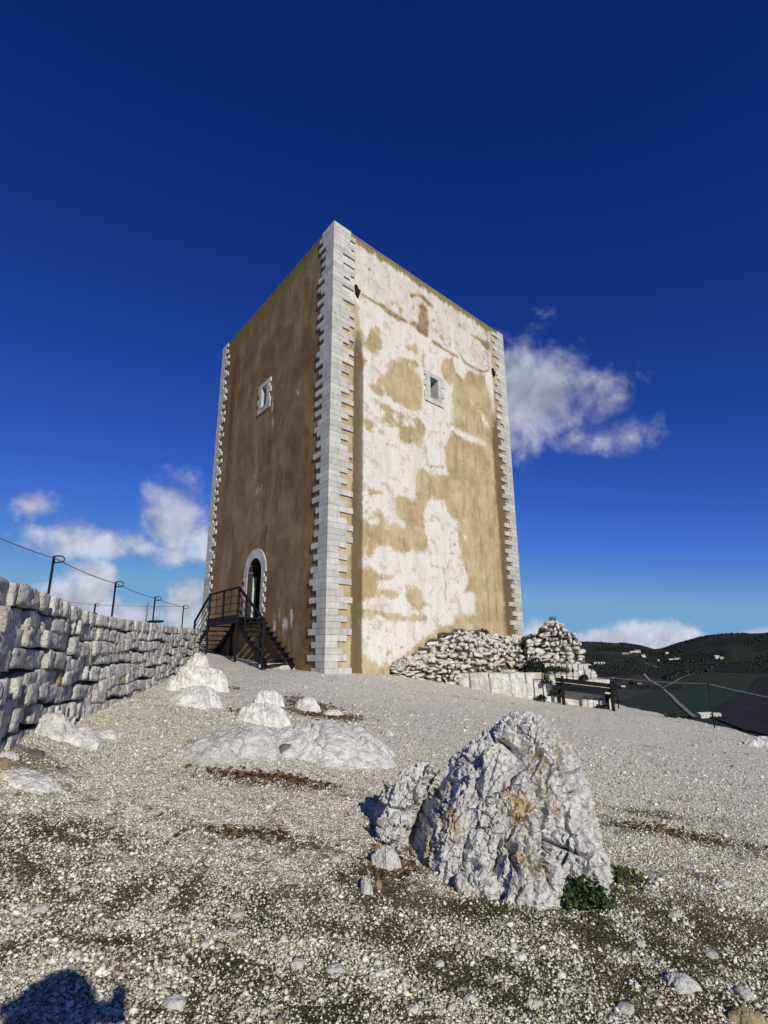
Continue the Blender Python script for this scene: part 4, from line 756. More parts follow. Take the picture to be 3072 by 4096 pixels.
# ================================================================ iron staircase in front of the door
def staircase():
    st = thing('iron_staircase', 'black iron double staircase with railed landing in front of the tower door', 'staircase', tuple(onL(5.3, 0, .6)))
    bpy.context.view_layer.update(); inv = st.matrix_world.inverted()
    def b(mb, name):
        me = mesh(name, mb.V, mb.F); bm = bmesh.new(); bm.from_mesh(me); bmesh.ops.recalc_face_normals(bm, faces=bm.faces); bm.to_mesh(me); bm.free(); me.transform(inv)
        return obj(name, me, MAT['iron'], st)
    I, O = .06, 1.12; A, B = 3.92, 6.75; zp = 1.24; rise = .168; run = .285
    def g(s, o): P = onL(s, 0, o); return gz(P[0], P[1])
    b(MB().frame(onL(A, zp-.05, I), DL*(B-A), NL*(O-I), UP*.05), 'landing')
    for o in (I+.02, O-.06): b(MB().frame(onL(A, zp-.20, o), DL*(B-A), NL*.05, UP*.145), 'landing_beam')
    # flights: right one goes down towards the near corner, left one away from it
    for sgn, s0, n in ((-1, A, 8), (1, B, 6)):
        for k in range(n):
            z = zp-rise*(k+1); s = s0+sgn*run*k
            b(MB().frame(onL(s, z-.03, I+.03), DL*sgn*(run+.03), NL*(O-I-.06), UP*.032), 'tread')
            for o in (I+.05, O-.09): # triangular brackets under each tread
                P = [onL(s, z-.032, o), onL(s+sgn*run, z-.032, o), onL(s+sgn*.02, z-.14, o)]; V = P+[q+NL*.03 for q in P]
                b(MB().add(V, [(0, 1, 2), (3, 5, 4), (0, 3, 4, 1), (1, 4, 5, 2), (2, 5, 3, 0)]), 'bracket')
        for o in (I+.04, O-.10):
            p = onL(s0-sgn*.05, zp-.26, o+.03); q = onL(s0+sgn*run*n, zp-.26-rise*n, o+.03); b(MB().bar(p, q, .05, .16), 'stringer')
    # posts under the landing and at the feet of the flights
    for s in (A+.05, B-.05): b(MB().bar(onL(s, g(s, O-.05)-.2, O-.05), onL(s, zp+1.0, O-.05), .07), 'post')
    mid = (A+B)/2; b(MB().bar(onL(mid, zp, O-.05), onL(mid, zp+1.0, O-.05), .07), 'post')
    for s in (A+.1, B-.1): b(MB().bar(onL(s, g(s, .15)-.2, .15), onL(s, zp-.05, .15), .07), 'post')
    sr = A-run*7.2; zr = zp-rise*7.4; b(MB().bar(onL(sr, g(sr, O-.05)-.2, O-.05), onL(sr, zr+1.0, O-.05), .075), 'post')
    sl = B+run*5.2; zl = zp-rise*5.6; b(MB().bar(onL(sl, g(sl, O-.05)-.2, O-.05), onL(sl, zl+1.0, O-.05), .07), 'post')
    smid = A-run*2.2; zm = zp-rise*2.2; b(MB().bar(onL(smid, zm, O-.05), onL(smid, zm+1.0, O-.05), .06), 'post')
    # handrails
    o = O-.05
    b(MB().bar(onL(A, zp+1.0, o), onL(B, zp+1.0, o), .07, .06), 'handrail')
    b(MB().bar(onL(A+.05, zp+1.0, o), onL(sr, zr+1.0, o), .07, .06), 'handrail'); b(MB().bar(onL(B-.05, zp+1.0, o), onL(sl, zl+1.0, o), .07, .06), 'handrail')
    for f in (.22, .48, .74):
        b(MB().bar(onL(A, zp+f, o), onL(B, zp+f, o), .022), 'rail')
        b(MB().bar(onL(A, zp+f, o), onL(sr, zr+f, o), .022), 'rail'); b(MB().bar(onL(B, zp+f, o), onL(sl, zl+f, o), .022), 'rail')
    for s in (A+.72, B-.72): b(MB().bar(onL(s, zp+.2, o), onL(s, zp+1.0, o), .022), 'baluster')
    b(MB().bar(onL(A, zp+.02, o), onL(B, zp+.02, o), .05, .12), 'kick_plate')
staircase()

# ================================================================ dry-stone wall on the left
def joined(name, items, mat, parent=None):   # many stones in one mesh: items = (V, F) in world metres
    Vs = []; Fs = []; b = 0
    for V, F in items: Vs.append(V); Fs.append(F+b); b += len(V)
    return obj(name, mesh_tri(name, np.concatenate(Vs), np.concatenate(Fs)), mat, parent)
WVAR = [cut_stone(100+k) for k in range(14)]
WMESH = []
for k, (V, F) in enumerate(WVAR):
    for mt in ('wallstone', 'wallstone_ochre'):
        me = mesh_tri('wall_stone', V, F); me.materials.append(MAT[mt]); WMESH.append(me)
BASE = np.array([(-2.95, 3.4), (-3.3, 4.6), (-3.75, 6.2), (-4.15, 7.6), (-4.3, 9), (-4.7, 11.5), (-5.2, 14), (-5.85, 17.1)])
WTOP = [.66, .64, .61, .575, .566, .61, .674, .75]
def dry_wall():
    w = thing('dry_stone_wall', 'long dry-stone wall of upright grey limestone pieces along the left side', 'wall', (-4.3, 9, -.7))
    seg = np.linalg.norm(np.diff(BASE, axis=0), axis=1); cum = np.concatenate([[0], np.cumsum(seg)]); L = cum[-1]
    def at(u):
        x = np.interp(u, cum, BASE[:, 0]); y = np.interp(u, cum, BASE[:, 1]); e = .25
        t = np.array([np.interp(u+e, cum, BASE[:, 0])-np.interp(u-e, cum, BASE[:, 0]), np.interp(u+e, cum, BASE[:, 1])-np.interp(u-e, cum, BASE[:, 1])]); t /= np.linalg.norm(t)
        return np.array([x, y]), t, np.array([t[1], -t[0]]), np.interp(u, cum, WTOP)
    # fill behind the face stones
    us = np.linspace(0, L, 60); V = []; F = []
    for u in us:
        p, t, n, zt = at(u); g = gz(*p)-.3
        for q, z in ((p-n*.10, g), (p-n*.10, zt-.06), (p-n*.42, zt-.06), (p-n*.42, g)): V.append((q[0], q[1], z))
    for i in range(len(us)-1):
        for k in range(4): a = i*4+k; b = i*4+(k+1) % 4; F.append((a, b, b+4, a+4))
    F += [(0, 1, 2, 3), tuple(len(V)-4+k for k in (3, 2, 1, 0))]
    me = mesh('core', V, F); me.transform(Matrix.Translation((4.3, -9, .7))); bm = bmesh.new(); bm.from_mesh(me); bmesh.ops.recalc_face_normals(bm, faces=bm.faces); bm.to_mesh(me); bm.free(); obj('core', me, MAT['mortar'], w)
    rg = random.Random(17); stones = []
    nc = 8
    for c in range(nc+1):
        u = rg.uniform(0, .1)
        while u < L:
            wd = rg.choice([.12, .16, .20, .25, .31, .38])*rg.uniform(.85, 1.15)*(.9 if u < 4.6 else 1.0)
            p, t, n, zt = at(u+wd/2); g = gz(*p); h = (zt-g+.1)/nc; wav = .03*math.sin(u*1.7+c*1.9)+.02*math.sin(u*4.1+c)
            z = zt-(c+.5)*h+wav*(0 if c == 0 else 1)
            hh = h*rg.uniform(.92, 1.12)
            prot = rg.uniform(-.025, .035)*(1.2 if u < 4.6 else .5)
            if z > g-.12: stones.append((u, wd, p, t, n, z, hh, prot, c))
            u += wd*.97
    for c in range(1):                       # rough coping stones lying across the top
        u = 0
        while u < L:
            wd = rg.uniform(.2, .45); p, t, n, zt = at(u+wd/2); stones.append((u, wd, p-n*.2, t, n, zt-.035+rg.uniform(-.01, .015), rg.uniform(.10, .13), .0, -1)); u += wd
    stones.sort(key=lambda s: -(s[1]*s[6])/(s[2][0]**2+s[2][1]**2)*(0.2 if np.linalg.norm(s[2]) < 4.2 else 1))
    rest = []
    for i, (u, wd, p, t, n, z, hh, prot, c) in enumerate(stones):
        k = rg.randrange(14); dep = .24 if c >= 0 else .36
        q = p+n*(prot-dep/2+.07); lean = rg.uniform(-.07, .07); ang = math.atan2(t[1], t[0])+rg.uniform(-.06, .06)*(1.6 if u < 4.6 else 1)
        M = Matrix.Translation((q[0], q[1], z)) @ Matrix.Rotation(ang, 4, 'Z') @ Matrix.Rotation(lean, 4, 'Y') @ Matrix.Rotation(rg.uniform(-.08, .08), 4, 'X') @ Matrix.Diagonal((wd*1.05, dep*rg.uniform(.85, 1.15), hh*1.02, 1))
        if rg.random() < .5: M = M @ Matrix.Diagonal((-1, 1, -1, 1))
        if i < 300:
            o = obj('stone', WMESH[2*k+(1 if rg.random() < .035 else 0)], None, w); o.matrix_parent_inverse = Matrix.Translation((4.3, -9, .7)); o.matrix_basis = M
        else:
            V, F = WVAR[k]; A = np.array(M); rest.append(((V@A[:3, :3].T+A[:3, 3]), F))
    o = joined('stonework', rest, MAT['wallstone'], w); o.location = (4.3, -9, .7); o['kind'] = 'stuff'
dry_wall()

# ---- posts and cable on the wall
def fence_post(p, h, label, group, r=.017, loop=True):
    t = thing('fence_post', label, 'post', tuple(p), group)
    MB().tube([(0, 0, -.25), (0, 0, h)], r, 10).build('shaft', MAT['iron'], t, True)
    if loop: MB().tube([(0, 0, h-.005), (.05, .01, h+.004), (.105, .02, h-.002), (.135, .025, h-.03), (.13, .025, h-.065), (.09, .018, h-.085), (.0, 0, h-.09)], .009, 6).build('cable_loop', MAT['iron'], t, True)
    return t
def cable(pts, sag, label, r=.006, name='fence_cable'):
    P = []
    for a, b in zip(pts[:-1], pts[1:]):
        for k in range(12):
            f = k/12; q = np.array(a)+(np.array(b)-np.array(a))*f; q[2] -= sag*4*f*(1-f); P.append(q)
    P.append(np.array(pts[-1])); o = MB().tube(P, r, 6).build(name, MAT['cable'], None, True); return tag(o, label, 'cable')
tops = []
for (tx, ty), (bx, by), dep, lb in (((217, 2224), (184, 2379), 7.25, 'tallest-looking black fence post on the left wall, nearest the camera'), ((464, 2327), (448, 2463), 9.6, 'second black fence post on the left wall from the camera'),
        ((621, 2387), (608, 2487), 12.6, 'third black fence post on the left wall, before the last one'), ((735, 2422), (728, 2509), 15.6, 'farthest black fence post on the left wall, near the stairs')):
    T = atdepth(tx, ty, dep); x = np.interp(dep, BASE[:, 1], BASE[:, 0])-.22; sc = 1.0; zt = np.interp(dep, BASE[:, 1], WTOP)-.05
    X = T[0]; fence_post((X, dep, zt), T[2]-zt, lb, 'posts along the stone wall'); tops.append((X+.02, dep, T[2]-.035))
first = atdepth(-260, 2035, 4.6); cable([first]+tops, .03, 'thin dark cable running along the tops of the left wall posts', .0075)
far = atdepth(382, 2414, 19); fence_post((far[0], far[1], gz(far[0], far[1])), far[2]-gz(far[0], far[1]), 'short fence post far behind the left wall', 'posts beyond the wall', .03)
a0 = atdepth(180, 2395, 14); cable([a0, (far[0], far[1], far[2]-.05), tops[-1]], .01, 'pale cable stretched level behind the left wall posts', .006)
# sign board edge behind the wall
sp = atdepth(375, 2450, 15); t = thing('sign_board', 'dark slanted information board just showing above the left wall', 'sign', (sp[0], sp[1], gz(sp[0], sp[1])))
zz = sp[2]-gz(sp[0], sp[1]); MB().frame((-.45, -.2, zz-.10), (.5, 0, -.06), (0, .3, .12), (0, 0, .03)).build('panel', MAT['black'], t)
for dx in (-.3, -.05): MB().bar((dx, 0, -.2), (dx, 0, zz-.05), .06).build('leg', MAT['iron'], t)
sp = atdepth(618, 2492, 17); t = thing('sign_board', 'small dark board low behind the third wall post', 'sign', (sp[0], sp[1], gz(sp[0], sp[1]))); zz = sp[2]-gz(sp[0], sp[1])
MB().frame((-.2, -.1, zz), (.45, 0, 0), (0, .2, .04), (0, 0, .05)).build('panel', MAT['black'], t); MB().bar((0, 0, -.2), (0, 0, zz+.01), .06).build('leg', MAT['iron'], t)
tw = atdepth(583, 2485, 16.3); t = thing('bare_sapling', 'thin leafless sapling poking up behind the left wall', 'plant', (tw[0], tw[1], tw[2]-.6))
mb = MB(); mb.tube([(0, 0, 0), (.01, 0, .5), (0, .02, 1.15)], [.02, .014, .004], 5)
for k in range(12): z = .5+.05*k; a = k*2.4; mb.tube([(0, 0, z), (.10*math.cos(a), .1*math.sin(a), z+.12)], [.006, .002], 4)
mb.build('branches', MAT['oak'], t)

# ================================================================ rocks
def boulder(name, label, cx, cy, rx, ry, top, mat, sub=5, seed=1, amp=.16, flat_=0., sink=.25, rz=0., fr=1.6, crack=0., power=2.2, cat='rock', group=None):
    V0, F0 = ICO[sub]; d = V0.copy(); g = gz(cx, cy); h = top-g
    e = 2.0/power; d = np.sign(d)*np.abs(d)**e; d = d/np.maximum(np.linalg.norm(d, axis=1)[:, None], 1e-6)*np.linalg.norm(V0, axis=1)[:, None] if False else d
    P = d*[rx, ry, h*(1+sink)/1.0]; S = min(rx, ry, max(h*1.5, .1))
    Q = P/ max(rx, ry)*fr+seed*7.7
    disp = amp*(.65*fbm(Q, 4, seed)+.55*ridged(Q*1.7, 4, seed+5)-.2)+amp*.25*fbm(Q*7, 3, seed+9)
    if crack: disp -= crack*np.clip(1-worley(Q*[1.6, 1.6, .8]*1.5, seed)/.10, 0, 1)*amp
    nrm = V0/np.linalg.norm(V0, axis=1)[:, None]; P = P+nrm*(disp*S*1.6)[:, None]
    P[:, 2] = np.where(P[:, 2] > h*(1-flat_), h*(1-flat_)+(P[:, 2]-h*(1-flat_))*.4, P[:, 2])
    zmax = P[:, 2].max(); P[:, 2] *= h/zmax
    c, s = math.cos(rz), math.sin(rz); P = np.stack([P[:, 0]*c-P[:, 1]*s, P[:, 0]*s+P[:, 1]*c, P[:, 2]], 1)
    me = mesh_tri(name, P, F0, True); o = obj(name, me, mat, None, (cx, cy, g)); return tag(o, label, cat, group)
def outcrop(name, label, cx, cy, rx, ry, top, mat, n=90, seed=1, amp=.25, pk=(.0, .1), prof=1.5, crack=.3, fine=1.0, cat='rock', group=None, lob=.28):
    # half-buried limestone: a polar height field with an uneven outline that dives under the gravel
    g0 = gz(cx, cy); h = top-g0; nt = n*2; rho = np.linspace(0, 1, n)**.85; th = np.linspace(0, 2*math.pi, nt, endpoint=False); Rr, T = np.meshgrid(rho, th, indexing='ij')
    ol = 1+lob*fbm(np.stack([np.cos(T)*1.3+seed*3.1, np.sin(T)*1.3, np.zeros_like(T)+seed], -1).reshape(-1, 3), 4, seed).reshape(T.shape)*1.6
    X = Rr*np.cos(T)*rx*ol; Y = Rr*np.sin(T)*ry*ol
    # the summit sits off centre
    X = X+pk[0]*rx*(1-Rr); Y = Y+pk[1]*ry*(1-Rr)
    s = (rx+ry)/2; q = np.stack([X/s, Y/s, np.zeros_like(X)], -1).reshape(-1, 3)+seed*5.3
    wv = fbm(q*1.5, 3, seed+2); q2 = q+np.stack([wv, -wv, wv], 1)*.25
    rl = (.55*ridged(q2*1.8, 4, seed+4)+.3*fbm(q*5.5, 4, seed+6)+.20*fine*ridged(q*12, 4, seed+8)-.15).reshape(X.shape)
    ck = np.clip(1-worley(q2*[2.6, 1.5, 1], seed)/.09, 0, 1).reshape(X.shape)
    dome = 1-Rr**prof; Z = h*(dome*(1+amp*.2)+amp*rl*np.clip(dome*2.2, .12, 1)-crack*ck*.35*np.clip(dome*2, 0, 1))
    gr = ground_z((X+cx).ravel(), (Y+cy).ravel()).reshape(X.shape)-g0
    Z = Z*(h/max(1e-3, np.percentile(Z, 99.7)))+gr*np.clip(Rr*1.2, 0, 1)-.05*np.clip((Rr-.8)/.2, 0, 1)-.06*(Rr > .985)
    P = np.stack([X, Y, Z], -1).reshape(-1, 3); wq = P/s*3.2+seed; amp_ = .09*s*np.clip(Rr*1.4, .0, 1).ravel(); P = P+np.stack([fbm(wq, 3, seed+20)*amp_, fbm(wq+9, 3, seed+21)*amp_, np.zeros(len(P))], 1)
    i = np.arange(n-1)[:, None]*nt+np.arange(nt)[None]; j = np.arange(n-1)[:, None]*nt+(np.arange(nt)[None]+1) % nt
    Q = np.stack([i, i+nt, j+nt, j], -1).reshape(-1, 4)
    o = obj(name, mesh_tri(name, P, Q, False), mat, None, (cx, cy, g0)); return tag(o, label, cat, group)
def brock(label, l, r_, top, bot, mat, k=.7, name='boulder', sub=5, seed=1, amp=.16, fr=1.6, crack=.55, pk=(0, .25), prof=None):   # from its outline in the photograph: left, right, top, bottom
    k *= 1.4; p = on_ground((l+r_)/2, bot); d = p[1]; rx = (atdepth(r_, bot, d)-atdepth(l, bot, d))[0]/2; ry = rx*k; cy = d+ry*.95
    rx = (atdepth(r_, bot, cy)-atdepth(l, bot, cy))[0]/2; T = atdepth((l+r_)/2, top, cy+ry*pk[1]); T[2] = max(T[2], gz(T[0], cy)+.07*rx)
    return outcrop(name, label, T[0], cy, rx, ry, T[2], mat, n={3: 26, 4: 40, 5: 70, 6: 110}[sub], seed=seed, amp=amp*1.7, crack=crack, pk=pk, prof=prof or 2.5)
RP, RK = MAT['rock_plain'], MAT['rock']
brock('broad smooth white boulder low in the middle of the gravel, right of the cleft', 1075, 1600, 2885, 3060, RP, k=.62, sub=6, seed=3, amp=.10, pk=(-.25, .2), prof=1.9)
brock('long pale slab sloping left from the cleft in the middle of the gravel', 740, 1160, 2900, 3062, RP, k=.75, sub=6, seed=4, amp=.12, pk=(.45, .3), prof=1.7)
brock('rounded white boulder behind the sloping slab in the middle', 955, 1170, 2812, 2905, RP, k=.42, sub=5, seed=5, amp=.12, prof=3.4)
brock('small knob of white rock topping the middle outcrop', 1015, 1135, 2760, 2825, RP, k=.5, sub=5, seed=6, amp=.12, prof=4)
brock('low pale rock at right rear of the middle outcrop beside dry leaves', 1185, 1285, 2786, 2850, RP, k=.7, sub=4, seed=7, amp=.12)
brock('thin pale rock sliver right of the dry leaves', 1290, 1375, 2838, 2866, RP, k=.5, sub=4, seed=8, amp=.1)
brock('small pale flat stone right of the broad smooth boulder', 1520, 1575, 2918, 2945, RP, k=.6, sub=3, seed=9, amp=.12, name='rock')
brock('low grey rock left of the sloping slab', 770, 860, 2960, 3010, RP, k=.6, sub=4, seed=10, amp=.2)
dr = on_ground(1155, 2988); P = atdepth(1150, 2982, 7.05); boulder('rock', 'small dark pitted stone lying on the broad smooth boulder', P[0], 6.95, .10, .07, P[2]+.035, MAT['rock_dark'], 3, 12, .25)
brock('big craggy white rock at the end of the stone wall', 680, 930, 2662, 2762, RP, k=.30, sub=6, seed=13, amp=.22, crack=.6, prof=5, pk=(-.1, .1))
brock('small white rock crowning the crag at the wall end', 755, 850, 2612, 2690, RP, k=.35, sub=5, seed=14, amp=.2, prof=4, pk=(-.1, .1))
brock('white rock tucked under the wall beside the crag', 670, 730, 2700, 2765, RP, k=.6, sub=4, seed=15, amp=.25)
brock('smooth pale boulder in front of the crag by the wall', 695, 915, 2742, 2835, RP, k=.55, sub=5, seed=16, amp=.13)
brock('white limestone outcrop against the foot of the near wall', 130, 330, 2842, 2960, RP, k=.55, sub=6, seed=17, amp=.22, fr=2.0, crack=.3)
brock('flat pale rock sheet spreading right from the wall outcrop', 150, 480, 2905, 2998, RP, k=.55, sub=6, seed=18, amp=.12, fr=2.4)
brock('flat white stone right of the wall outcrop', 375, 490, 2918, 2962, RP, k=.6, sub=4, seed=19, amp=.15)
brock('dark flat stone near the left edge below the wall', 88, 205, 3000, 3036, MAT['rock_dark'], k=.6, sub=4, seed=20, amp=.15)
brock('white chip of rock beside the dark flat stone', 5, 85, 3008, 3046, RP, k=.6, sub=4, seed=21, amp=.2, name='rock')
brock('ochre stone at the left edge below the wall', -40, 62, 3035, 3092, MAT['rock_warm'], k=.7, sub=4, seed=22, amp=.2)
brock('low white rock in the gravel at far left', 8, 265, 3095, 3178, RP, k=.5, sub=5, seed=23, amp=.13)
brock('pale half-buried stone at lower right of the gravel', 2640, 2790, 3895, 3975, MAT['rock_plain'], k=.6, sub=4, seed=24, amp=.2, name='rock')
brock('pale stone cut by the bottom right corner', 2900, 3060, 4030, 4130, MAT['rock_warm'], k=.6, sub=4, seed=25, amp=.2, name='rock')
brock('small pale stone left of the big rock', 1440, 1500, 3505, 3580, RP, k=.8, sub=4, seed=26, amp=.25, name='rock')
brock('white lump of rock at left foot of the big rock', 1480, 1610, 3385, 3490, RP, k=.7, sub=5, seed=27, amp=.2, name='rock')
brock('small ochre stone beside the small pale stone left of the big rock', 1500, 1530, 3520, 3560, MAT['rock_warm'], k=.8, sub=3, seed=28, amp=.2, name='rock')
brock('flat rock ledge at the right edge of the plateau', 2960, 3190, 2945, 2998, RP, k=.4, sub=5, seed=29, amp=.12)
# scattered larger stones
rg = random.Random(31)
LS = ['pale fist-sized stone above the shadow at lower left', 'pale stone in the gravel right of the shadow, below the middle slab', 'pale stone in the gravel between the middle slab and the big rock', 'pale stone straight below the left foot of the big rock near the bottom',
    'pale stone below the big rock, left of its centre', 'pale stone below the middle of the big rock', 'pale stone just below the green plant', 'pale stone right of the green plant, lower down', 'pale stone in the gravel well right of the green plant', 'pale stone near the right edge above the half-buried stone',
    'pale stone left of the half-buried stone at the bottom', 'pale stone at the bottom below the big rock, right of centre', 'pale stone at the bottom centre of the picture', 'pale stone left of centre, below the tip of the sloping slab', 'pale stone below the sloping slab, upper of the pair there', 'pale stone beside the right end of the shadow at the bottom',
    'pale stone far left, below the low white rock', 'pale stone at the left edge above the shadow', 'pale stone at the right edge level with the green plant', 'pale stone in the bottom right corner above the cut stone', 'pale stone midway between shadow and big rock', 'pale stone at the bottom, straight below the summit of the big rock']
def loose_stones():
    spots = [(560, 3700), (820, 3780), (1340, 3440), (1520, 3900), (1760, 3860), (2080, 3830), (2310, 3880), (2560, 3780), (2700, 3660), (2840, 3820), (2500, 4040), (2150, 4020), (1650, 4040), (1190, 3860), (950, 3660), (700, 4020), (300, 3560), (160, 3640), (2900, 3540), (2980, 3980), (1340, 3880), (1880, 4000)]
    for i, (x, y) in enumerate(spots):
        p = on_ground(x, y); s = rg.uniform(.022, .042); boulder('stone', LS[i], p[0], p[1], s*rg.uniform(.9, 1.4), s, p[2]+s*.7, rg.choice([MAT['rubble'], MAT['rubble'], RP]), 3, 40+i, .35, group='larger stones in the gravel', cat='stone')
loose_stones()

# ---- the big foreground rock: a pyramid of karst with a second lobe on its left
def hero():
    def loft(Z, XL, XR, YF, YB, n=64):
        V = []
        for z, a, b, c, d in zip(Z, XL, XR, YF, YB):
            w, e = b-a, d-c; poly = np.array([(a+.10*w, c+.10*e), (a+.42*w, c-.02*e), (a+.80*w, c+.04*e), (b-.02*w, c+.30*e), (b, c+.6*e), (b-.16*w, d), (a+.2*w, d), (a-.01*w, c+.72*e)]+[(a+.10*w, c+.10*e)])
            L = np.concatenate([[0], np.cumsum(np.linalg.norm(np.diff(poly, axis=0), axis=1))]); t = np.linspace(0, L[-1], n, endpoint=False)
            V += [(np.interp(x, L, poly[:, 0]), np.interp(x, L, poly[:, 1]), z) for x in t]
        m = len(Z); F = [(i*n+k, i*n+(k+1) % n, (i+1)*n+(k+1) % n, (i+1)*n+k) for i in range(m-1) for k in range(n)]
        F += [tuple(range(n))[::-1], tuple(range((m-1)*n, m*n))]; return V, F
    zz = np.linspace(-1.95, -.50, 40)
    k = [-1.95, -1.69, -1.48, -1.29, -1.13, -.97, -.84, -.70, -.62, -.56, -.51, -.50]
    xl = np.interp(zz, k, [.16, .19, .23, .27, .36, .46, .56, .72, .86, .98, 1.08, 1.12]); xr = np.interp(zz, k, [1.62, 1.62, 1.62, 1.60, 1.57, 1.55, 1.52, 1.43, 1.36, 1.28, 1.21, 1.18])
    yf = np.interp(zz, k, [4.06, 4.07, 4.09, 4.12, 4.16, 4.2, 4.27, 4.36, 4.42, 4.48, 4.54, 4.58]); yb = np.interp(zz, k, [5.0, 5.0, 5.0, 4.98, 4.96, 4.93, 4.9, 4.84, 4.8, 4.74, 4.68, 4.64])
    V, F = loft(zz, xl, xr, yf, yb)
    me = mesh('b', V, F); parts = [me]
    z2 = np.linspace(-1.9, -.91, 24); k2 = [-1.9, -1.57, -1.48, -1.3, -1.14, -1.0, -.94, -.91]
    V, F = loft(z2, np.interp(z2, k2, [-.12, -.10, -.09, -.06, -.01, .07, .2, .28]), np.interp(z2, k2, [.30, .30, .32, .35, .38, .41, .42, .38]),
                np.interp(z2, k2, [4.52, 4.55, 4.57, 4.6, 4.65, 4.72, 4.76, 4.8]), np.interp(z2, k2, [5.2, 5.2, 5.2, 5.16, 5.1, 5.0, 4.96, 4.9])); parts.append(mesh('b', V, F))
    # left-front foot ribs, front buttresses
    for cx, cy, cz, a, b, c in ((.62, 4.10, -1.6, .16, .12, .22), (.95, 4.08, -1.55, .2, .13, .32), (1.32, 4.2, -1.5, .2, .16, .34), (1.18, 4.5, -.66, .13, .13, .16), (.78, 4.55, -.82, .14, .14, .12)):
        V0, F0 = ICO[3]; parts.append(mesh_tri('b', V0*[a, b, c]+[cx, cy, cz], F0))
    bm = bmesh.new()
    for p in parts: bm.from_mesh(p)
    me = bpy.data.meshes.new('tmp'); bm.to_mesh(me); bm.free(); o = bpy.data.objects.new('tmp', me); COL.objects.link(o)
    md = o.modifiers.new('r', 'REMESH'); md.mode = 'VOXEL'; md.voxel_size = .0105; md.use_smooth_shade = False
    dg = bpy.context.evaluated_depsgraph_get(); ev = o.evaluated_get(dg); m2 = bpy.data.meshes.new_from_object(ev); bpy.data.objects.remove(o)
    n = len(m2.vertices); c = np.empty(n*3); m2.vertices.foreach_get('co', c); c = c.reshape(-1, 3); nn = np.empty(n*3); m2.vertices.foreach_get('normal', nn); nn = nn.reshape(-1, 3)
    # laminated, leaning karst relief
    q = c.copy(); q[:, 0] = c[:, 0]-.45*(c[:, 2]+1.2); w = np.stack([fbm(c*3.0+k*9, 2, 60+k) for k in range(3)], 1)*.10; q = q+w
    def cellfac(P, seed):                    # flat-faced blocks: a constant offset per cell
        i = None; f1 = np.full(len(P), 9.); val = np.zeros(len(P)); ii = np.floor(P).astype(np.int64)
        for dx in (-1, 0, 1):
            for dy in (-1, 0, 1):
                for dz in (-1, 0, 1):
                    cc = ii+np.array([dx, dy, dz]); qq = np.stack([cc[:, k]+_hash(cc[:, 0], cc[:, 1], cc[:, 2], seed+k*7+1) for k in range(3)], 1); dd = np.sqrt(((qq-P)**2).sum(1))
                    m_ = dd < f1; val = np.where(m_, _hash(cc[:, 0], cc[:, 1], cc[:, 2], seed+50), val); f1 = np.minimum(f1, dd)
        return val
    big = fbm(q*[2.2, 2.2, 1.4], 4, 2); med = ridged(q*[7, 7, 6]+3, 4, 7); fin = ridged(q*[19, 19, 14], 3, 9); vfin = fbm(q*55, 2, 15)
    cr = worley(q*[4.6, 4.6, 2.3], 3); cr2 = worley(q*[13, 13, 10]+7, 4)
    fac = cellfac(q*[5.2, 5.2, 3.4], 23); fac2 = cellfac(q*[13, 13, 9]+4, 29)
    cmask = np.clip(.45+1.2*fbm(c*2.2, 2, 81), .1, 1)
    d = .040*big+.055*(fac-.5)+.026*(fac2-.5)+.016*med+.016*fin+.009*vfin-.13*cmask*np.clip(1-cr/.075, 0, 1)**.8-.03*np.clip(1-cr2/.10, 0, 1)
    pits = np.clip(vnoise(q*[10, 10, 7], 31)-.40, 0, 1)*.20; d -= pits
    # the notch under the left shoulder of the summit
    for nx, ny, nz, r_, dp in ((1.0, 4.38, -.74, .10, .16), (.90, 4.30, -.80, .07, .10), (1.02, 4.05, -1.30, .07, .09), (1.45, 4.18, -1.25, .05, .06)):
        dd = np.sqrt(((c-np.array([nx, ny, nz]))**2).sum(1)); d -= dp*np.exp(-(dd/r_)**2)
    c = c+nn*d[:, None]
    # deep clefts: the long one between the two lobes and the steep fissures of the front
    k7 = lambda x, y, dp: atdepth(1400+x/1.3825, 2800+y/1.3825, dp)
    for pts, wd, dp in (([(545, 400, 4.7), (470, 520, 4.6), (390, 690, 4.45), (350, 850, 4.3), (310, 1040, 4.2)], .050, .30), ([(790, 225, 4.5), (860, 250, 4.45), (920, 300, 4.4)], .045, .16), ([(1075, 760, 4.2), (1072, 900, 4.1), (1115, 1060, 4.05)], .018, .15),
            ([(840, 750, 4.2), (805, 940, 4.1)], .015, .13), ([(880, 840, 4.2), (935, 975, 4.1)], .026, .14), ([(640, 790, 4.2), (625, 1010, 4.1)], .024, .16), ([(520, 770, 4.35), (430, 960, 4.2), (425, 1010, 4.15)], .018, .15), ([(1245, 740, 4.3), (1262, 930, 4.2)], .018, .12),
            ([(590, 420, 4.5), (560, 540, 4.45), (500, 660, 4.4)], .016, .13), ([(720, 560, 4.4), (940, 470, 4.4)], .010, .09), ([(660, 720, 4.3), (760, 720, 4.25)], .014, .10), ([(640, 330, 4.55), (650, 470, 4.5)], .013, .12), ([(1110, 820, 4.2), (1100, 870, 4.15)], .012, .1)):
        P = np.array([k7(*p) for p in pts]); dm = np.full(len(c), 9.)
        vv = c/c[:, 1:2]; PV = P/P[:, 1:2]
        for a_, b_ in zip(PV[:-1], PV[1:]):
            e = b_-a_; tt = np.clip(((vv-a_)@e)/(e@e), 0, 1); dm = np.minimum(dm, np.linalg.norm(vv-a_-tt[:, None]*e, axis=1)*4.4)
        sml = wd < .048
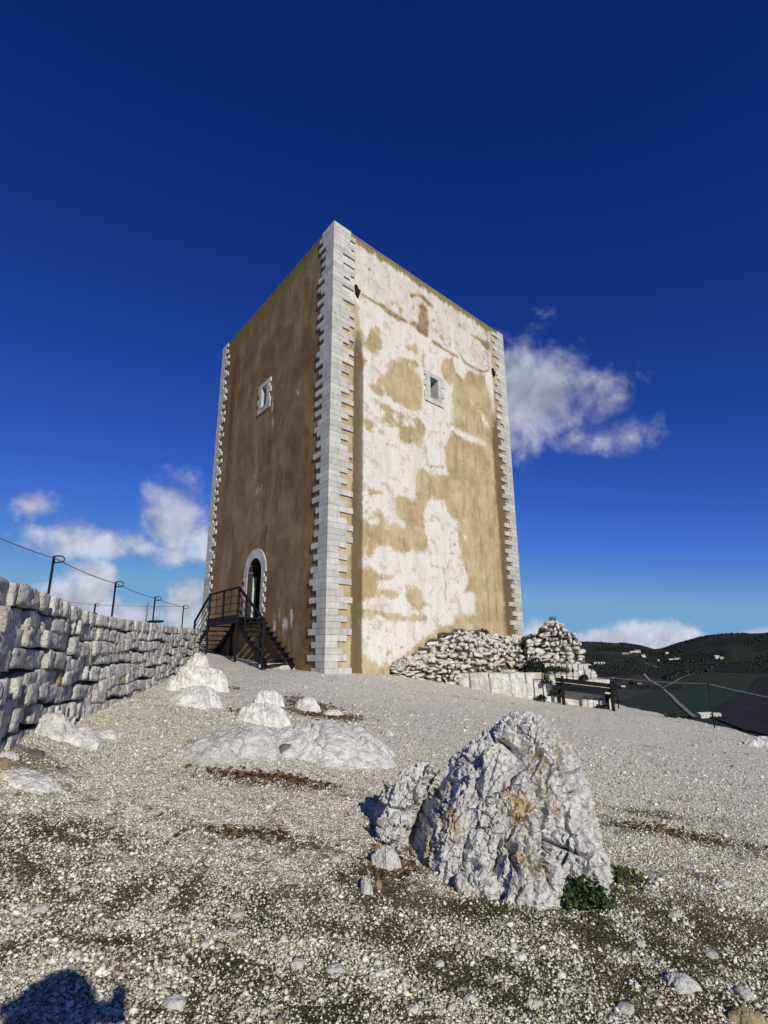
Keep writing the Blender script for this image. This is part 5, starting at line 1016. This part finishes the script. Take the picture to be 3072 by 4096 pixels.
        L = np.linalg.norm(np.diff(PV, axis=0), axis=1).sum(); f_ = np.clip((vv-PV[0])@((PV[-1]-PV[0])/max(L*L, 1e-9)), 0, 1); tap = np.clip(np.minimum(f_, 1.15-f_)*3.2, 0, 1) if sml else 1.0
        dm = dm*(1+.9*fbm(c*14, 3, 77))+(.006*vnoise(c*40, 5) if sml else 0); front = np.clip(-nn[:, 1]*1.5+.35, 0, 1); c[:, 1] += (dp*.75 if sml else dp)*np.exp(-np.abs(dm/(wd*(.55 if sml else 1)))**1.6)*front*tap
    org = np.array([.9, 4.5, gz(.9, 4.5)]); m2.vertices.foreach_set('co', (c-org).ravel()); m2.update(); m2.polygons.foreach_set('use_smooth', np.zeros(len(m2.polygons), bool))
    m2.name = 'big_rock'; m2.materials.clear()
    o = obj('boulder', m2, MAT['rock'], None, tuple(org)); tag(o, 'big craggy limestone rock with yellow lichen in the right foreground', 'rock')
hero()

# ================================================================ ruined rubble bank against the sunlit face
SVAR = [stone_variant(300+k, 12+k % 4, .15+.05*(k % 12)) for k in range(16)]
def smesh(mt):
    r = []
    for V, F in SVAR: me = mesh_tri('rubble_stone', V, F); me.materials.append(MAT[mt]); r.append(me)
    return r
SM = smesh('rubble')
def put_stones(parent, items, cap=300, part='stone', stuff='stonework', mat='rubble', seed=1, M0=None):
    # items: (centre, normal, width, height, depth); the largest cap become parts, the rest one piece of stonework
    rg = random.Random(seed); inv = Matrix.Translation(-Vector(parent.location))
    items.sort(key=lambda t: -t[2]*t[3]); rest = []
    for i, (c, n, w, h, d) in enumerate(items):
        n = Vector(n).normalized(); M = Matrix.Translation(Vector(c)) @ n.to_track_quat('-Y', 'Z').to_matrix().to_4x4() @ Matrix.Rotation(rg.uniform(-.3, .3), 4, 'Y') @ Matrix.Rotation(rg.uniform(-.25, .25), 4, 'Z') @ Matrix.Diagonal((w, d, h, 1))
        k = rg.randrange(16)
        if i < cap: o = obj(part, SM[k], None, parent); o.matrix_parent_inverse = inv; o.matrix_basis = M
        else: V, F = SVAR[k]; A = np.array(M); rest.append((V@A[:3, :3].T+A[:3, 3], F))
    if rest: o = joined(stuff, rest, MAT[mat], parent); o.matrix_parent_inverse = inv; o['kind'] = 'stuff'
def lerp_curve(pts, t): pts = np.array(pts, float); k = np.linspace(0, 1, len(pts)); return np.array([np.interp(t, k, pts[:, i]) for i in range(3)])
def G3(x, y, dz=0.): return (x, y, gz(x, y)+dz)
def bank():
    # foot line on the gravel / top of the ledge, and top line against the tower, both left to right
    foot = [G3(*onR(2.55, 0, .18)[:2]), G3(*onR(2.75, 0, .5)[:2]), G3(*onR(3.5, 0, 1.0)[:2]), G3(*onR(4.5, 0, 1.5)[:2])]
    for s, o, z in ((5.5, 1.95, -.82), (6.6, 2.1, -.72), (7.8, 2.1, -.68), (9.0, 2.0, -.64), (10.3, 1.8, -.60), (11.4, 1.6, -.55)): p = onR(s, z, o); foot.append(tuple(p))
    top = [tuple(onR(s, z, o)) for s, z, o in ((2.6, -.5, .03), (3.15, -.15, .08), (3.9, .15, .12), (4.6, .52, .2), (5.6, .76, .3), (6.6, .72, .35), (7.7, .66, .4), (8.9, .56, .45), (10.4, .42, .5), (11.5, .10, .5))]
    t = thing('rubble_bank', 'bank of loose white rubble masonry piled against the sunlit tower face', 'ruin', tuple(onR(6, -.8, 1.5)))
    def S(u, v):     # bulging surface
        a, b = lerp_curve(foot, u), lerp_curve(top, u); p = a+(b-a)*v; out = NR*.42*math.sin(math.pi*v)**.8*min(1, u*5); return p+out+UP*.16*math.sin(math.pi*v)
    nu, nv = 60, 14; V = [S(i/(nu-1), j/(nv-1))-NR*.14-UP*.05 for i in range(nu) for j in range(nv)]
    V = [v+NR*.05*math.sin(i*2.3) for i, v in enumerate(V)]
    F = [(i*nv+j, (i+1)*nv+j, (i+1)*nv+j+1, i*nv+j+1) for i in range(nu-1) for j in range(nv-1)]
    b = len(V); V += [onR(2.4+9.2*i/(nu-1), 0.0, -.2)*[1, 1, 0]+UP*(V[i*nv+nv-1][2]-.05) for i in range(nu)]
    F += [(i*nv+nv-1, (i+1)*nv+nv-1, b+i+1, b+i) for i in range(nu-1)]
    me = mesh('earth_fill', V, F, True); me.transform(Matrix.Translation(-Vector(t.location))); obj('earth_fill', me, MAT['dirt_core'], t)
    rg = random.Random(5); items = []
    v = 0.0; row = 0
    for row in range(13):
        vv = (row+.5)/13; u = rg.uniform(0, .01)
        while u < 1:
            w = rg.choice([.07, .10, .14, .19, .25, .33, .42])*rg.uniform(.8, 1.25); p = S(min(u, 1), min(max(vv+rg.uniform(-.055, .055), 0), 1)); hgt = np.linalg.norm(S(u, 1)-S(u, 0))/13
            h = max(.05, min(hgt*1.2, .15))*rg.uniform(.45, 1.25)*(1.1 if w > .25 else .85)
            e = .01; n = np.cross(S(min(u+e, 1), vv)-S(max(u-e, 0), vv), S(u, min(vv+.05, 1))-S(u, max(vv-.05, 0))); n = n/np.linalg.norm(n)
            n = n*np.sign(n@NR if abs(n@NR) > 1e-6 else 1)
            if hgt > .02: items.append((p-n*rg.uniform(-.02, .10), n+np.array([rg.uniform(-.45, .45) for _ in range(3)]), w, h, rg.uniform(.12, .22)))
            u += w/9.6
    put_stones(t, items, 300, seed=8)
    return S
BANK = bank()
def ruin_stub():
    # tall broken stub of wall behind the bank, right of the tower
    c = np.array([6.35, 20.3]); t = thing('ruined_wall_stub', 'tall broken stub of rubble wall right of the tower, against the hills', 'ruin', (c[0], c[1], -1.3))
    prof = [(-1.45, .20), (-1.2, .42), (-1.0, .48), (-.82, .38), (-.66, .55), (-.52, .92), (-.34, 1.08), (-.12, 1.16), (.02, 1.08), (.12, .90), (.30, .80), (.42, .62), (.56, .60), (.66, .30), (.68, -.1), (.76, -.5), (.98, -.72), (1.1, -1.5)]
    px = [p[0] for p in prof]; pz = [p[1] for p in prof]
    def topz(x): return np.interp(x, px, pz)
    dep = lambda x, z: .55+.25*math.sin(x*3)+max(0, .3-z)*.35
    V = []; F = []; n = 40
    for i in range(n):
        x = -1.45+2.6*i/(n-1); zt = topz(x)-.08
        for j in range(8):
            z = -1.7+(zt+1.7)*j/7; V.append((c[0]+x*.96, c[1]-dep(x, z)+.12, z))
        V.append((c[0]+x*.96, c[1]+.5, zt)); V.append((c[0]+x*.96, c[1]+.6, -1.9))
    m = 10
    for i in range(n-1):
        for j in range(m-1): F.append((i*m+j, (i+1)*m+j, (i+1)*m+j+1, i*m+j+1))
    F += [tuple(range(m)), tuple(range((n-1)*m, n*m))[::-1]]
    me = mesh('core', V, F); me.transform(Matrix.Translation(-Vector(t.location))); obj('core', me, MAT['dirt_core'], t)
    rg = random.Random(9); items = []
    z = -1.45
    while z < 1.2:
        x = -1.45+rg.uniform(0, .1); hh = rg.uniform(.11, .17)
        while x < 1.1:
            w = rg.choice([.09, .13, .18, .24, .34])*rg.uniform(.8, 1.25)
            if z < topz(x+w/2)-.01: items.append(((c[0]+(x+w/2)*.96, c[1]-dep(x, z)+rg.uniform(-.02, .06), z+rg.uniform(-.05, .05)), (rg.uniform(-.45, .45), -1, rg.uniform(-.25, .45)), w, hh*rg.uniform(.55, 1.4), rg.uniform(.16, .26)))
            x += w*.97
        z += hh*.9
    for k in range(60):                       # crest and sunlit right flank
        x = rg.uniform(-1.4, 1.0); items.append(((c[0]+x*.96, c[1]-rg.uniform(-.35, .5), topz(x)-rg.uniform(.0, .06)), (rg.uniform(-.4, .4), -.6, .8), rg.uniform(.14, .26), rg.uniform(.1, .16), .2))
    for k in range(70):
        z = rg.uniform(-1.3, .7); x = np.interp(-z, [-.7, -.3, .1, .5, .75, 1.5], [.5, .66, .72, .85, 1.05, 1.15]); items.append(((c[0]+x*.96+.02, c[1]-rg.uniform(-.4, .5), z), (1, -.3, .2), rg.uniform(.16, .28), rg.uniform(.1, .17), .2))
    put_stones(t, items, 300, seed=4)
ruin_stub()
# ---- the low ledge of big worn blocks in front
def ledge():
    t = thing('stone_ledge', 'low footing of large worn white blocks in front of the rubble bank', 'wall', (4.0, 18, -1.2)); inv = Matrix.Translation(-Vector(t.location)); rg = random.Random(3)
    def block(a, b, z0, z1, dep, name='block'):      # a, b: plan points left and right of the front face
        a, b = np.array(a, float), np.array(b, float); d = b-a; L = np.linalg.norm(d); d /= L; n = np.array([d[1], -d[0]])
        V, F = cut_stone(rg.randrange(900), 7, .05, .05, .03); c = (a+b)/2-n*dep/2
        M = Matrix.Translation((c[0], c[1], (z0+z1)/2)) @ Matrix.Rotation(math.atan2(d[1], d[0])+rg.uniform(-.03, .03), 4, 'Z') @ Matrix.Rotation(rg.uniform(-.02, .02), 4, 'X') @ Matrix.Diagonal((L*1.08, dep, z1-z0, 1))
        me = mesh_tri(name, V, F, True); o = obj(name, me, MAT['ledge'], t); o.matrix_parent_inverse = inv; o.matrix_basis = M
    P = [np.array(p[:2]) for p in (atdepth(1812, 2750, 17.9), atdepth(1880, 2762, 17.75), atdepth(1960, 2776, 17.6), atdepth(2045, 2788, 17.5), atdepth(2110, 2795, 17.5), atdepth(2180, 2804, 17.55))]
    for a, b in zip(P[:-1], P[1:]):
        for q, r_ in ((a, b-(b-a)*.004),): g = gz(*((q+r_)/2)); block(q, r_, g-.25, -.585+rg.uniform(-.03, .02), rg.uniform(.75, .9))
    g = gz(2.0, 18.2); block((1.75, 18.35), (2.25, 18.05), g-.2, g+.22, .6); block((2.0, 18.0), (2.5, 17.82), g-.3, g+.18, .5)
    # stepped courses to the right, behind the bench
    for (l, r_, tp, bt, dep, y, nb) in ((2178, 2355, 2655, 2700, .7, 18.6, 8), (2195, 2385, 2684, 2730, .7, 18.4, 8), (2190, 2340, 2720, 2775, .7, 18.2, 5), (2235, 2410, 2765, 2800, .8, 18.1, 6), (2325, 2420, 2798, 2832, .8, 17.9, 4)):
        xs = np.linspace(l, r_, nb+1)
        for a, b in zip(xs[:-1], xs[1:]):
            A, B = atdepth(a+1, tp, y), atdepth(b-1, tp, y); zb = atdepth((a+b)/2, bt, y)[2]-.12; block(A[:2], B[:2], zb, A[2]+rg.uniform(-.02, .02), dep*rg.uniform(.9, 1.1))
    MB().frame((4.95, 18.05, -2.2), (2.3, 0, 0), (0, 1.9, 0), (0, 0, 1.35)).build('fill', MAT['ledge'], t).location = -Vector(t.location)
ledge()
sl = atdepth(2400, 2712, 17.2); o = MB().frame((-.35, 0, 0), (.75, 0, .05), (0, .25, 0), (0, 0, .03)).build('stone_slab', MAT['ledge']); o.location = (sl[0]-.1, 18.9, sl[2]*18.9/17.2-.03); tag(o, 'thin white slab jutting right from the stepped blocks', 'slab')
MB2 = brock('pale flat doorstep slab at the foot of the iron stairs', 1020, 1232, 2652, 2678, MAT['rock_plain'], k=.5, sub=4, seed=61, amp=.06, prof=5)

# ---------------------------------------------------------------- plants
def leaf_clump(name, label, centre, spread, n, size, mat, seed, up=.7, cat='plant', group=None, blade=False, stems=True):
    rg = np.random.default_rng(seed); t = thing(name, label, cat, tuple(centre), group); V = []; F = []
    for k in range(n):
        d = rg.normal(size=3); d /= np.linalg.norm(d); r = rg.uniform(.25, 1)**.6; c = d*r*np.array(spread); c[2] = abs(c[2])*up
        if blade:
            a = rg.uniform(0, 2*math.pi); b0 = np.array([c[0]*.5, c[1]*.5, -.01]); h = size*rg.uniform(.5, 1.2); w = size*.05; sd_ = np.array([math.cos(a), math.sin(a), 0])*w; ln = np.array([rg.normal()*.35, rg.normal()*.35, 1])*h
            b = len(V); V += [b0-sd_, b0+sd_, b0+ln*.55+sd_*.7, b0+ln*.55-sd_*.7, b0+ln+np.array([ln[0], ln[1], -.1*h])*.25]; F += [(b, b+1, b+2, b+3), (b+3, b+2, b+4)]
        else:
            s = size*rg.uniform(.6, 1.3); x = rg.normal(size=3); x /= np.linalg.norm(x); nn = rg.normal(size=3)+[0, 0, 1.2]; y = np.cross(nn, x); y /= np.linalg.norm(y); x = np.cross(y, nn); x /= np.linalg.norm(x); nn = np.cross(x, y)
            b = len(V); V += [c-x*s, c-x*s*.2-y*s*.6-nn*s*.1, c+x*s*.6-y*s*.5, c+x*s+nn*s*.12, c+x*s*.6+y*s*.5, c-x*s*.2+y*s*.6-nn*s*.1]; F += [(b, b+1, b+2, b+3), (b, b+3, b+4, b+5)]
    obj('foliage', mesh('foliage', V, F), mat, t)
    if stems:
        mb = MB()
        for k in range(6): a = k*1.05; mb.tube([(0, 0, -.03), (spread[0]*.6*math.cos(a), spread[1]*.6*math.sin(a), spread[2]*up*.5)], [.004, .0025], 4)
        mb.build('stem', MAT['weed'], t)
    return t
p = on_ground(2365, 3655); leaf_clump('leafy_plant', 'dark green leafy clump at the foot of the big rock', (p[0], p[1]+.12, p[2]), (.20, .16, .17), 520, .018, MAT['leaf'], 1, .9)
p = on_ground(2270, 3600); leaf_clump('leafy_plant', 'smaller dark green clump left of the big clump, touching the rock', (p[0], p[1]+.08, p[2]), (.10, .07, .08), 120, .016, MAT['leaf'], 2, .9)
p = on_ground(2480, 3520); w = leaf_clump('weed', 'sprawling weed with one yellow flower right of the big rock', (p[0], p[1], p[2]), (.22, .22, .09), 260, .017, MAT['weed'], 3, .8)
fl = atdepth(2418, 3440, 4.55); mb = MB(); c = np.array(fl)-np.array(w.location)
for k in range(9): a = k*.698; d = np.array([math.cos(a), -.4, math.sin(a)]); s_ = np.array([-math.sin(a), 0, math.cos(a)]); mb.add([c, c+d*.012+s_*.005, c+d*.021, c+d*.012-s_*.005], [(0, 1, 2, 3)])
mb.build('flower', MAT['yellow'], w); MB().tube([(0, 0, 0), c*.6+np.array([0, 0, .02]), c], .0025, 4).build('flower_stem', MAT['weed'], w)
b1 = atdepth(2140, 2640, 18.9); leaf_clump('ivy_bush', 'dark ivy bush between the rubble bank and the ruined stub', (b1[0]-.05, 18.9, -.75), (.42, .35, .62), 900, .05, MAT['ivy'], 5, 1)
b1 = atdepth(2215, 2675, 18.5); leaf_clump('ivy_bush', 'low trailing ivy along the top of the stepped blocks', (b1[0], 18.45, b1[2]-.1), (.65, .25, .2), 420, .04, MAT['ivy'], 6, 1)
b1 = atdepth(2100, 2555, 20.3); leaf_clump('ivy_bush', 'black mass of ivy on the left shoulder of the ruined stub', (b1[0]+.2, 20.0, b1[2]-.35), (.55, .3, .5), 700, .05, MAT['ivy'], 7, 1)
for sx, sy, lb, k in ((2215, 2770, 'dark plant growing from the blocks beside the bench', 8), (2190, 2725, 'small fern in a joint of the ledge', 9), (2165, 2790, 'dark weed at the right foot of the ledge', 10), (2360, 2712, 'tuft of dark leaves on the end of the stepped blocks', 11)):
    b1 = atdepth(sx, sy, 17.35); leaf_clump('weed', lb, (b1[0], 17.35 if k < 11 else 17.9, b1[2]-.08), (.18, .1, .2), 130, .04, MAT['ivy'], k, .9, group='weeds on the ledge')
for k, (u, v, lb) in enumerate(((.30, .97, 'dry grass along the top left of the rubble bank'), (.38, 1.0, 'dry grass on the crest of the rubble bank'), (.46, 1.0, 'dry grass on the rubble bank under the white stain'), (.55, 1.0, 'dry grass where the bank meets the tower, right of centre'), (.22, .9, 'dry grass on the left slope of the rubble bank'))):
    p = BANK(u, v); leaf_clump('dry_grass', lb, tuple(p), (.5, .18, .1), 240, .13, MAT['drygrass'], 20+k, .6, 'grass', 'grass on the rubble bank', True, False)
p = BANK(.60, 1.0); leaf_clump('weed', 'green bush growing from the top of the rubble bank', tuple(p), (.3, .15, .2), 160, .04, MAT['ivy'], 30, 1)
top = (6.35-.15, 20.2, 1.1); leaf_clump('dry_grass', 'wispy grass on the peak of the ruined stub', top, (.25, .2, .1), 60, .25, MAT['weed'], 31, .6, 'grass', None, True, False)
for sx, sy, k, lb in ((2975, 2905, 40, 'green tuft at the plateau edge near the right border'), (3060, 2940, 41, 'dark shrub at the plateau edge on the right border'), (2700, 2868, 42, 'low tuft at the plateau edge right of the bench'), (2420, 2832, 43, 'tuft under the bench')):
    p = on_ground(sx, sy+6); leaf_clump('weed', lb, (p[0], p[1]+.2, gz(p[0], p[1]+.2)), (.25, .15, .14), 120, .045, MAT['ivy'], k, .9, group='tufts at the plateau edge')
# leaf litter, moss and dead grass lying on the gravel: uncountable
def litter():
    rg = np.random.default_rng(12)
    def strew(name, label, spots, size, mat, lift, cat):
        V = []; F = []
        for sx, sy, rx, ry, n in spots:
            c0 = on_ground(sx, sy); xy = rg.normal(size=(n, 2))*[rx*.6, ry*.6]+c0[:2]; z = ground_z(xy[:, 0], xy[:, 1])
            for (x, y), zz in zip(xy, z):
                s = size*rg.uniform(.5, 1.4); a = rg.uniform(0, 6.28); u = np.array([math.cos(a), math.sin(a), rg.normal()*.4])*s; v = np.array([-math.sin(a), math.cos(a), rg.normal()*.5])*s*.5; c = np.array([x, y, zz+lift*rg.uniform(.4, 1.5)])
                b = len(V); V += [c-u, c-v, c+u, c+v]; F.append((b, b+1, b+2, b+3))
        o = obj(name, mesh(name, V, F), mat); o['kind'] = 'stuff'; tag(o, label, cat)
    strew('leaf_litter', 'brown dry leaves lying among the rocks and gravel', [(1240, 2830, .5, .7, 900), (1330, 2870, .5, .3, 500), (1180, 2800, .3, .6, 300), (990, 2850, .3, .3, 160), (1080, 3110, .5, .14, 260), (960, 3100, .4, .08, 120), (1180, 3115, .3, .1, 120), (1000, 3330, .5, .1, 80), (2700, 3330, .6, .15, 160), (900, 2750, .4, .3, 150), (1560, 3450, .2, .3, 120)], .028, MAT['litter'], .012, 'leaves')
    strew('moss', 'low moss and tiny weeds in hollows of the gravel', [(b[0], b[1], b[2]*.8, b[3]*.8, 380) for b in SOIL_BLOBS], .008, MAT['moss'], .006, 'moss')
litter()
def far_stones():
    rg = np.random.default_rng(77); n = 9000; y = 8+14*rg.uniform(0, 1, n)**1.1; x = rg.uniform(-1, 1, n)*(.75*y)
    k = (edge_dist(x, y) < -.2) & (x > np.interp(y, BASE[:, 1], BASE[:, 0])+.15)
    q = np.stack([x, y], 1)-TN[:2]; k &= ~((q@DR[:2] > -.3) & (q@DL[:2] > -.3) & (((q@NR[:2]) < .1) & ((q@NL[:2]) < .1)))
    k &= fbm(np.stack([x, y, 0*x], 1)*.9, 3, 4) > -.12
    x, y = x[k], y[k]; n = len(x); s = np.clip(.011*np.exp(rg.normal(0, .45, n)), .006, .045); V0 = ICO[1][0]; F0 = ICO[1][1]; m = len(V0)
    W = V0[None]*(1+rg.uniform(-.3, .3, (n, m, 1)))*s[:, None, None]*np.array([1.2, 1.2, .75])+np.stack([x, y, ground_z(x, y)+s*.3], 1)[:, None]
    o = obj('scattered_stones', mesh_tri('scattered_stones', W.reshape(-1, 3), (F0[None]+np.arange(n)[:, None, None]*m).reshape(-1, 3)), bpy.data.materials['gravel_stone']); o['kind'] = 'stuff'; tag(o, 'small stones scattered over the gravel terrace before the tower', 'stones')
    V = []; F = []
    for c in range(230):                      # tiny dry weeds that fleck the terrace
        yy = 7+13*rg.uniform(0, 1); xx = rg.uniform(-1, 1)*.6*yy; nn_ = rg.integers(4, 22)
        if edge_dist(np.array([xx]), np.array([yy]))[0] > -.3 or xx < np.interp(yy, BASE[:, 1], BASE[:, 0])+.3 or (yy > 16 and xx < 6): continue
        ab = np.stack([xx+rg.normal(size=nn_)*.16, yy+rg.normal(size=nn_)*.07], 1)
        for (a, b), z in zip(ab, ground_z(ab[:, 0], ab[:, 1])):
            h = rg.uniform(.012, .045); dx = rg.normal()*.02; i = len(V); V += [(a-.006, b, z-.005), (a+.006, b, z-.005), (a+dx, b+rg.normal()*.01, z+h)]; F.append((i, i+1, i+2))
    o = obj('dry_weeds', mesh('dry_weeds', V, F), MAT['litter']); o['kind'] = 'stuff'; tag(o, 'tiny dry weeds flecking the gravel terrace', 'weeds')
far_stones()

# ================================================================ bench, right fence
def bench():
    A, B = on_ground(2256, 2820), on_ground(2455, 2844)         # rear posts' feet
    A, B = np.array(A), np.array(B); d = (B-A)[:2]; d /= np.linalg.norm(d); n = np.array([-d[1], d[0]])     # n points away from the camera: the seat side
    t = thing('park_bench', 'dark wooden park bench seen from behind at the plateau edge', 'bench', tuple((A+B)/2)); c = np.array(t.location); Lp = np.linalg.norm((B-A)[:2])
    def P(a, b, z): q = np.array([*(d*a+n*b), z]); q[2] += 0; return q
    za, zb = A[2]-c[2], B[2]-c[2]; W = MAT['wood_dark']
    for a, z0 in ((-Lp/2, za), (Lp/2, zb)):
        MB().bar(P(a, 0, z0-.1), P(a, .02, z0+.45), .085, .07).build('leg', W, t); MB().bar(P(a, .02, z0+.42), P(a, -.06, z0+.86), .08, .05).build('back_post', W, t)
        MB().bar(P(a, .45, z0-.1), P(a, .43, z0+.43), .085, .07).build('leg', W, t); MB().bar(P(a, -.02, z0+.40), P(a, .50, z0+.40), .07, .06).build('seat_bearer', W, t)
    zm = lambda a: za+(zb-za)*(a+Lp/2)/Lp; E = Lp/2+.19
    for k, (b0, z0) in enumerate(((-.005, .60), (-.035, .74))): MB().bar(P(-E, b0+.05, zm(-E)+z0), P(E, b0+.05, zm(E)+z0), .045, .125).build('back_board', W, t)
    for k in range(3): MB().bar(P(-E, .10+k*.15, zm(-E)+.455), P(E, .10+k*.15, zm(E)+.455), .13, .045).build('seat_board', W, t)
bench()
def right_fence():
    P1 = atdepth(2461, 2708, 18.6); P2 = atdepth(2830, 2730, 17.3); P0 = atdepth(2167, 2692, 17.15)
    P2 = atdepth(2830, 2730, 15.6)
    tp = []
    for P, h, lb in ((P0, .62, 'thin iron rod standing in front of the stone ledge'), (P1, 0, 'fence post right behind the bench'), (P2, 0, 'lone fence post at the plateau edge right of the bench')):
        g = gz(P[0], P[1]); fence_post((P[0], P[1], g), P[2]-g, lb, 'posts at the plateau edge', .018, True); tp.append((P[0], P[1], P[2]-.03))
    end = atdepth(3300, 2830, 14.0)
    cable(tp+[end], .035, 'pale cable strung between the posts behind the bench', .010)
right_fence()

# ================================================================ the photographer, who casts the shadow at lower left
def person():
    g = gz(-.15, -.20); t = thing('person', 'person in dark hooded jacket holding up a phone, casting the shadow at lower left', 'person', (-.15, -.20, g)); t.scale = (.955, .955, .955)
    J = dict(pel=(0, 0, .95), bel=(0, .0, 1.12), che=(0, .01, 1.32), nek=(.0, .02, 1.50), hed=(.0, .04, 1.58), top=(.01, .05, 1.64),
             sl=(-.19, -.04, 1.46), el=(-.36, -.06, 1.58), wl=(-.20, -.03, 1.74), sr=(.19, -.04, 1.44), er=(.30, -.05, 1.36), wr=(.235, .085, 1.64),
             hl=(-.10, 0, .90), kl=(-.13, .03, .50), al=(-.14, -.02, .09), fl=(-.15, .15, .045), hr=(.10, 0, .90), kr=(.13, .03, .50), ar=(.15, -.02, .09), fr=(.17, .15, .045))
    Rd = dict(pel=.155, bel=.145, che=.165, nek=.06, hed=.062, top=.06, sl=.09, el=.07, wl=.045, sr=.09, er=.068, wr=.045, hl=.105, kl=.072, al=.05, fl=.042, hr=.105, kr=.072, ar=.05, fr=.042)
    E = [('pel', 'bel'), ('bel', 'che'), ('che', 'nek'), ('nek', 'hed'), ('hed', 'top'), ('che', 'sl'), ('sl', 'el'), ('el', 'wl'), ('che', 'sr'), ('sr', 'er'), ('er', 'wr'), ('pel', 'hl'), ('hl', 'kl'), ('kl', 'al'), ('al', 'fl'), ('pel', 'hr'), ('hr', 'kr'), ('kr', 'ar'), ('ar', 'fr')]
    def skin(J, Rd, E, root, sub=2):
        ks = list(J); me = bpy.data.meshes.new('s'); me.from_pydata([J[k] for k in ks], [(ks.index(a), ks.index(b)) for a, b in E], []); o = bpy.data.objects.new('s', me); COL.objects.link(o)
        md = o.modifiers.new('k', 'SKIN'); md.use_smooth_shade = True
        for i, k in enumerate(ks): sv = me.skin_vertices[0].data[i]; sv.radius = (Rd[k], Rd[k]*.82 if k in ('pel', 'bel', 'che') else Rd[k]); sv.use_root = (k == root)
        s2 = o.modifiers.new('b', 'SUBSURF'); s2.levels = sub
        ev = o.evaluated_get(bpy.context.evaluated_depsgraph_get()); m2 = bpy.data.meshes.new_from_object(ev); bpy.data.objects.remove(o); return m2
    me = skin(J, Rd, E, 'pel'); jac, jean, shoe = flat('jacket_cloth', (.03, .033, .04), .9, .2), flat('denim', (.035, .05, .09), .9, .2), flat('shoe_leather', (.02, .018, .016), .6, .2); skm = flat('skin', (.50, .31, .22), .6, .05); hair = flat('hair', (.02, .014, .010), .7, .3)
    for m in (jac, jean, shoe, skm): me.materials.append(m)
    for p in me.polygons: z = p.center.z; p.material_index = 2 if z < .11 else 1 if z < .93 else 3 if z > 1.50 and abs(p.center.x) < .1 else 0
    obj('body', me, None, t)
    V, F = ICO[4]; P = V*[.075, .095, .115]; nose = np.exp(-(((V[:, 0])/.16)**2+((V[:, 2]+.10)/.16)**2))*(V[:, 1] > 0); P[:, 1] += .022*nose; P[:, 0] *= 1-.22*np.clip(-V[:, 2], 0, 1); eye = sum(np.exp(-(((V[:, 0]-s*.38)/.16)**2+((V[:, 2]-.08)/.12)**2)) for s in (-1, 1))*(V[:, 1] > 0); P[:, 1] -= .010*eye
    hd = obj('head', mesh_tri('head', P, F, True), skm, t, (.01, .055, 1.685))
    k = (V[F].mean(1)[:, 2] > .32) | (V[F].mean(1)[:, 1] < -.15); obj('hair', mesh_tri('hair', P*1.07+[0, -.006, .008], F[k], True), hair, hd)
    for s in (-1, 1): obj('ear', mesh_tri('ear', ICO[2][0]*[.010, .018, .030]+[s*.077, -.008, -.005], ICO[2][1], True), skm, hd); obj('eye', mesh_tri('eye', ICO[2][0]*.011+[s*.030, .078, .010], ICO[2][1], True), flat('eye_white', (.3, .28, .26), .3, .1), hd)
    obj('mouth', mesh_tri('mouth', ICO[2][0]*[.022, .008, .006]+[0, .085, -.055], ICO[2][1], True), flat('lips', (.35, .13, .11), .6, .1), hd)
    # right hand up beside the lens, left hand raised by the head to widen the shadow
    for w_, tip, side in (('wr', (.245, .12, 1.75), 1), ('wl', (-.08, .0, 1.80), -1)):
        w0 = np.array(J[w_]); pd = np.array(tip)-w0; pd /= np.linalg.norm(pd); pc = w0+pd*.055
        HJ = dict(w=tuple(w0), p=tuple(pc)); HR = dict(w=.026, p=.030); HE = [('w', 'p')]
        for i in range(4):
            off = np.array([-.024+.016*i, 0, 0]); ln = (.030, .034, .032, .026)[i]
            a = pc+off+pd*.03; b_ = a+pd*ln+np.array([0, .004, 0]); c_ = b_+pd*ln*.6+np.array([-side*.004, -.004, 0])
            for nm, q, r_ in ((f'a{i}', a, .0095), (f'b{i}', b_, .009), (f'c{i}', c_, .008)): HJ[nm] = tuple(q); HR[nm] = r_
            HE += [('p', f'a{i}'), (f'a{i}', f'b{i}'), (f'b{i}', f'c{i}')]
        th = w0+pd*.025+np.array([-side*.03, .01, .0]); t2 = th+pd*.03+np.array([-side*.012, 0, 0]); HJ['t1'] = tuple(th); HJ['t2'] = tuple(t2); HR['t1'] = .011; HR['t2'] = .009; HE += [('w', 't1'), ('t1', 't2')]
        obj('hand', skin(HJ, HR, HE, 'w'), skm, t)
    V, F = ICO[4]; kk = V[F].mean(1)[:, 1] < .45; obj('hood', mesh_tri('hood', V*[.17, .16, .165]*(1+.05*fbm(V*2, 3, 4))[:, None]+[.01, .02, 1.70], F[kk], True), jac, t)  # bulky hood added to broaden the shadow the head casts
    ph = MB().frame((-.075, -.022, -.07), (.155, 0, 0), (0, .009, 0), (0, 0, .080)).build('phone', MAT['black']); tag(ph, 'black phone held sideways in the photographer\'s hands', 'phone')
person()
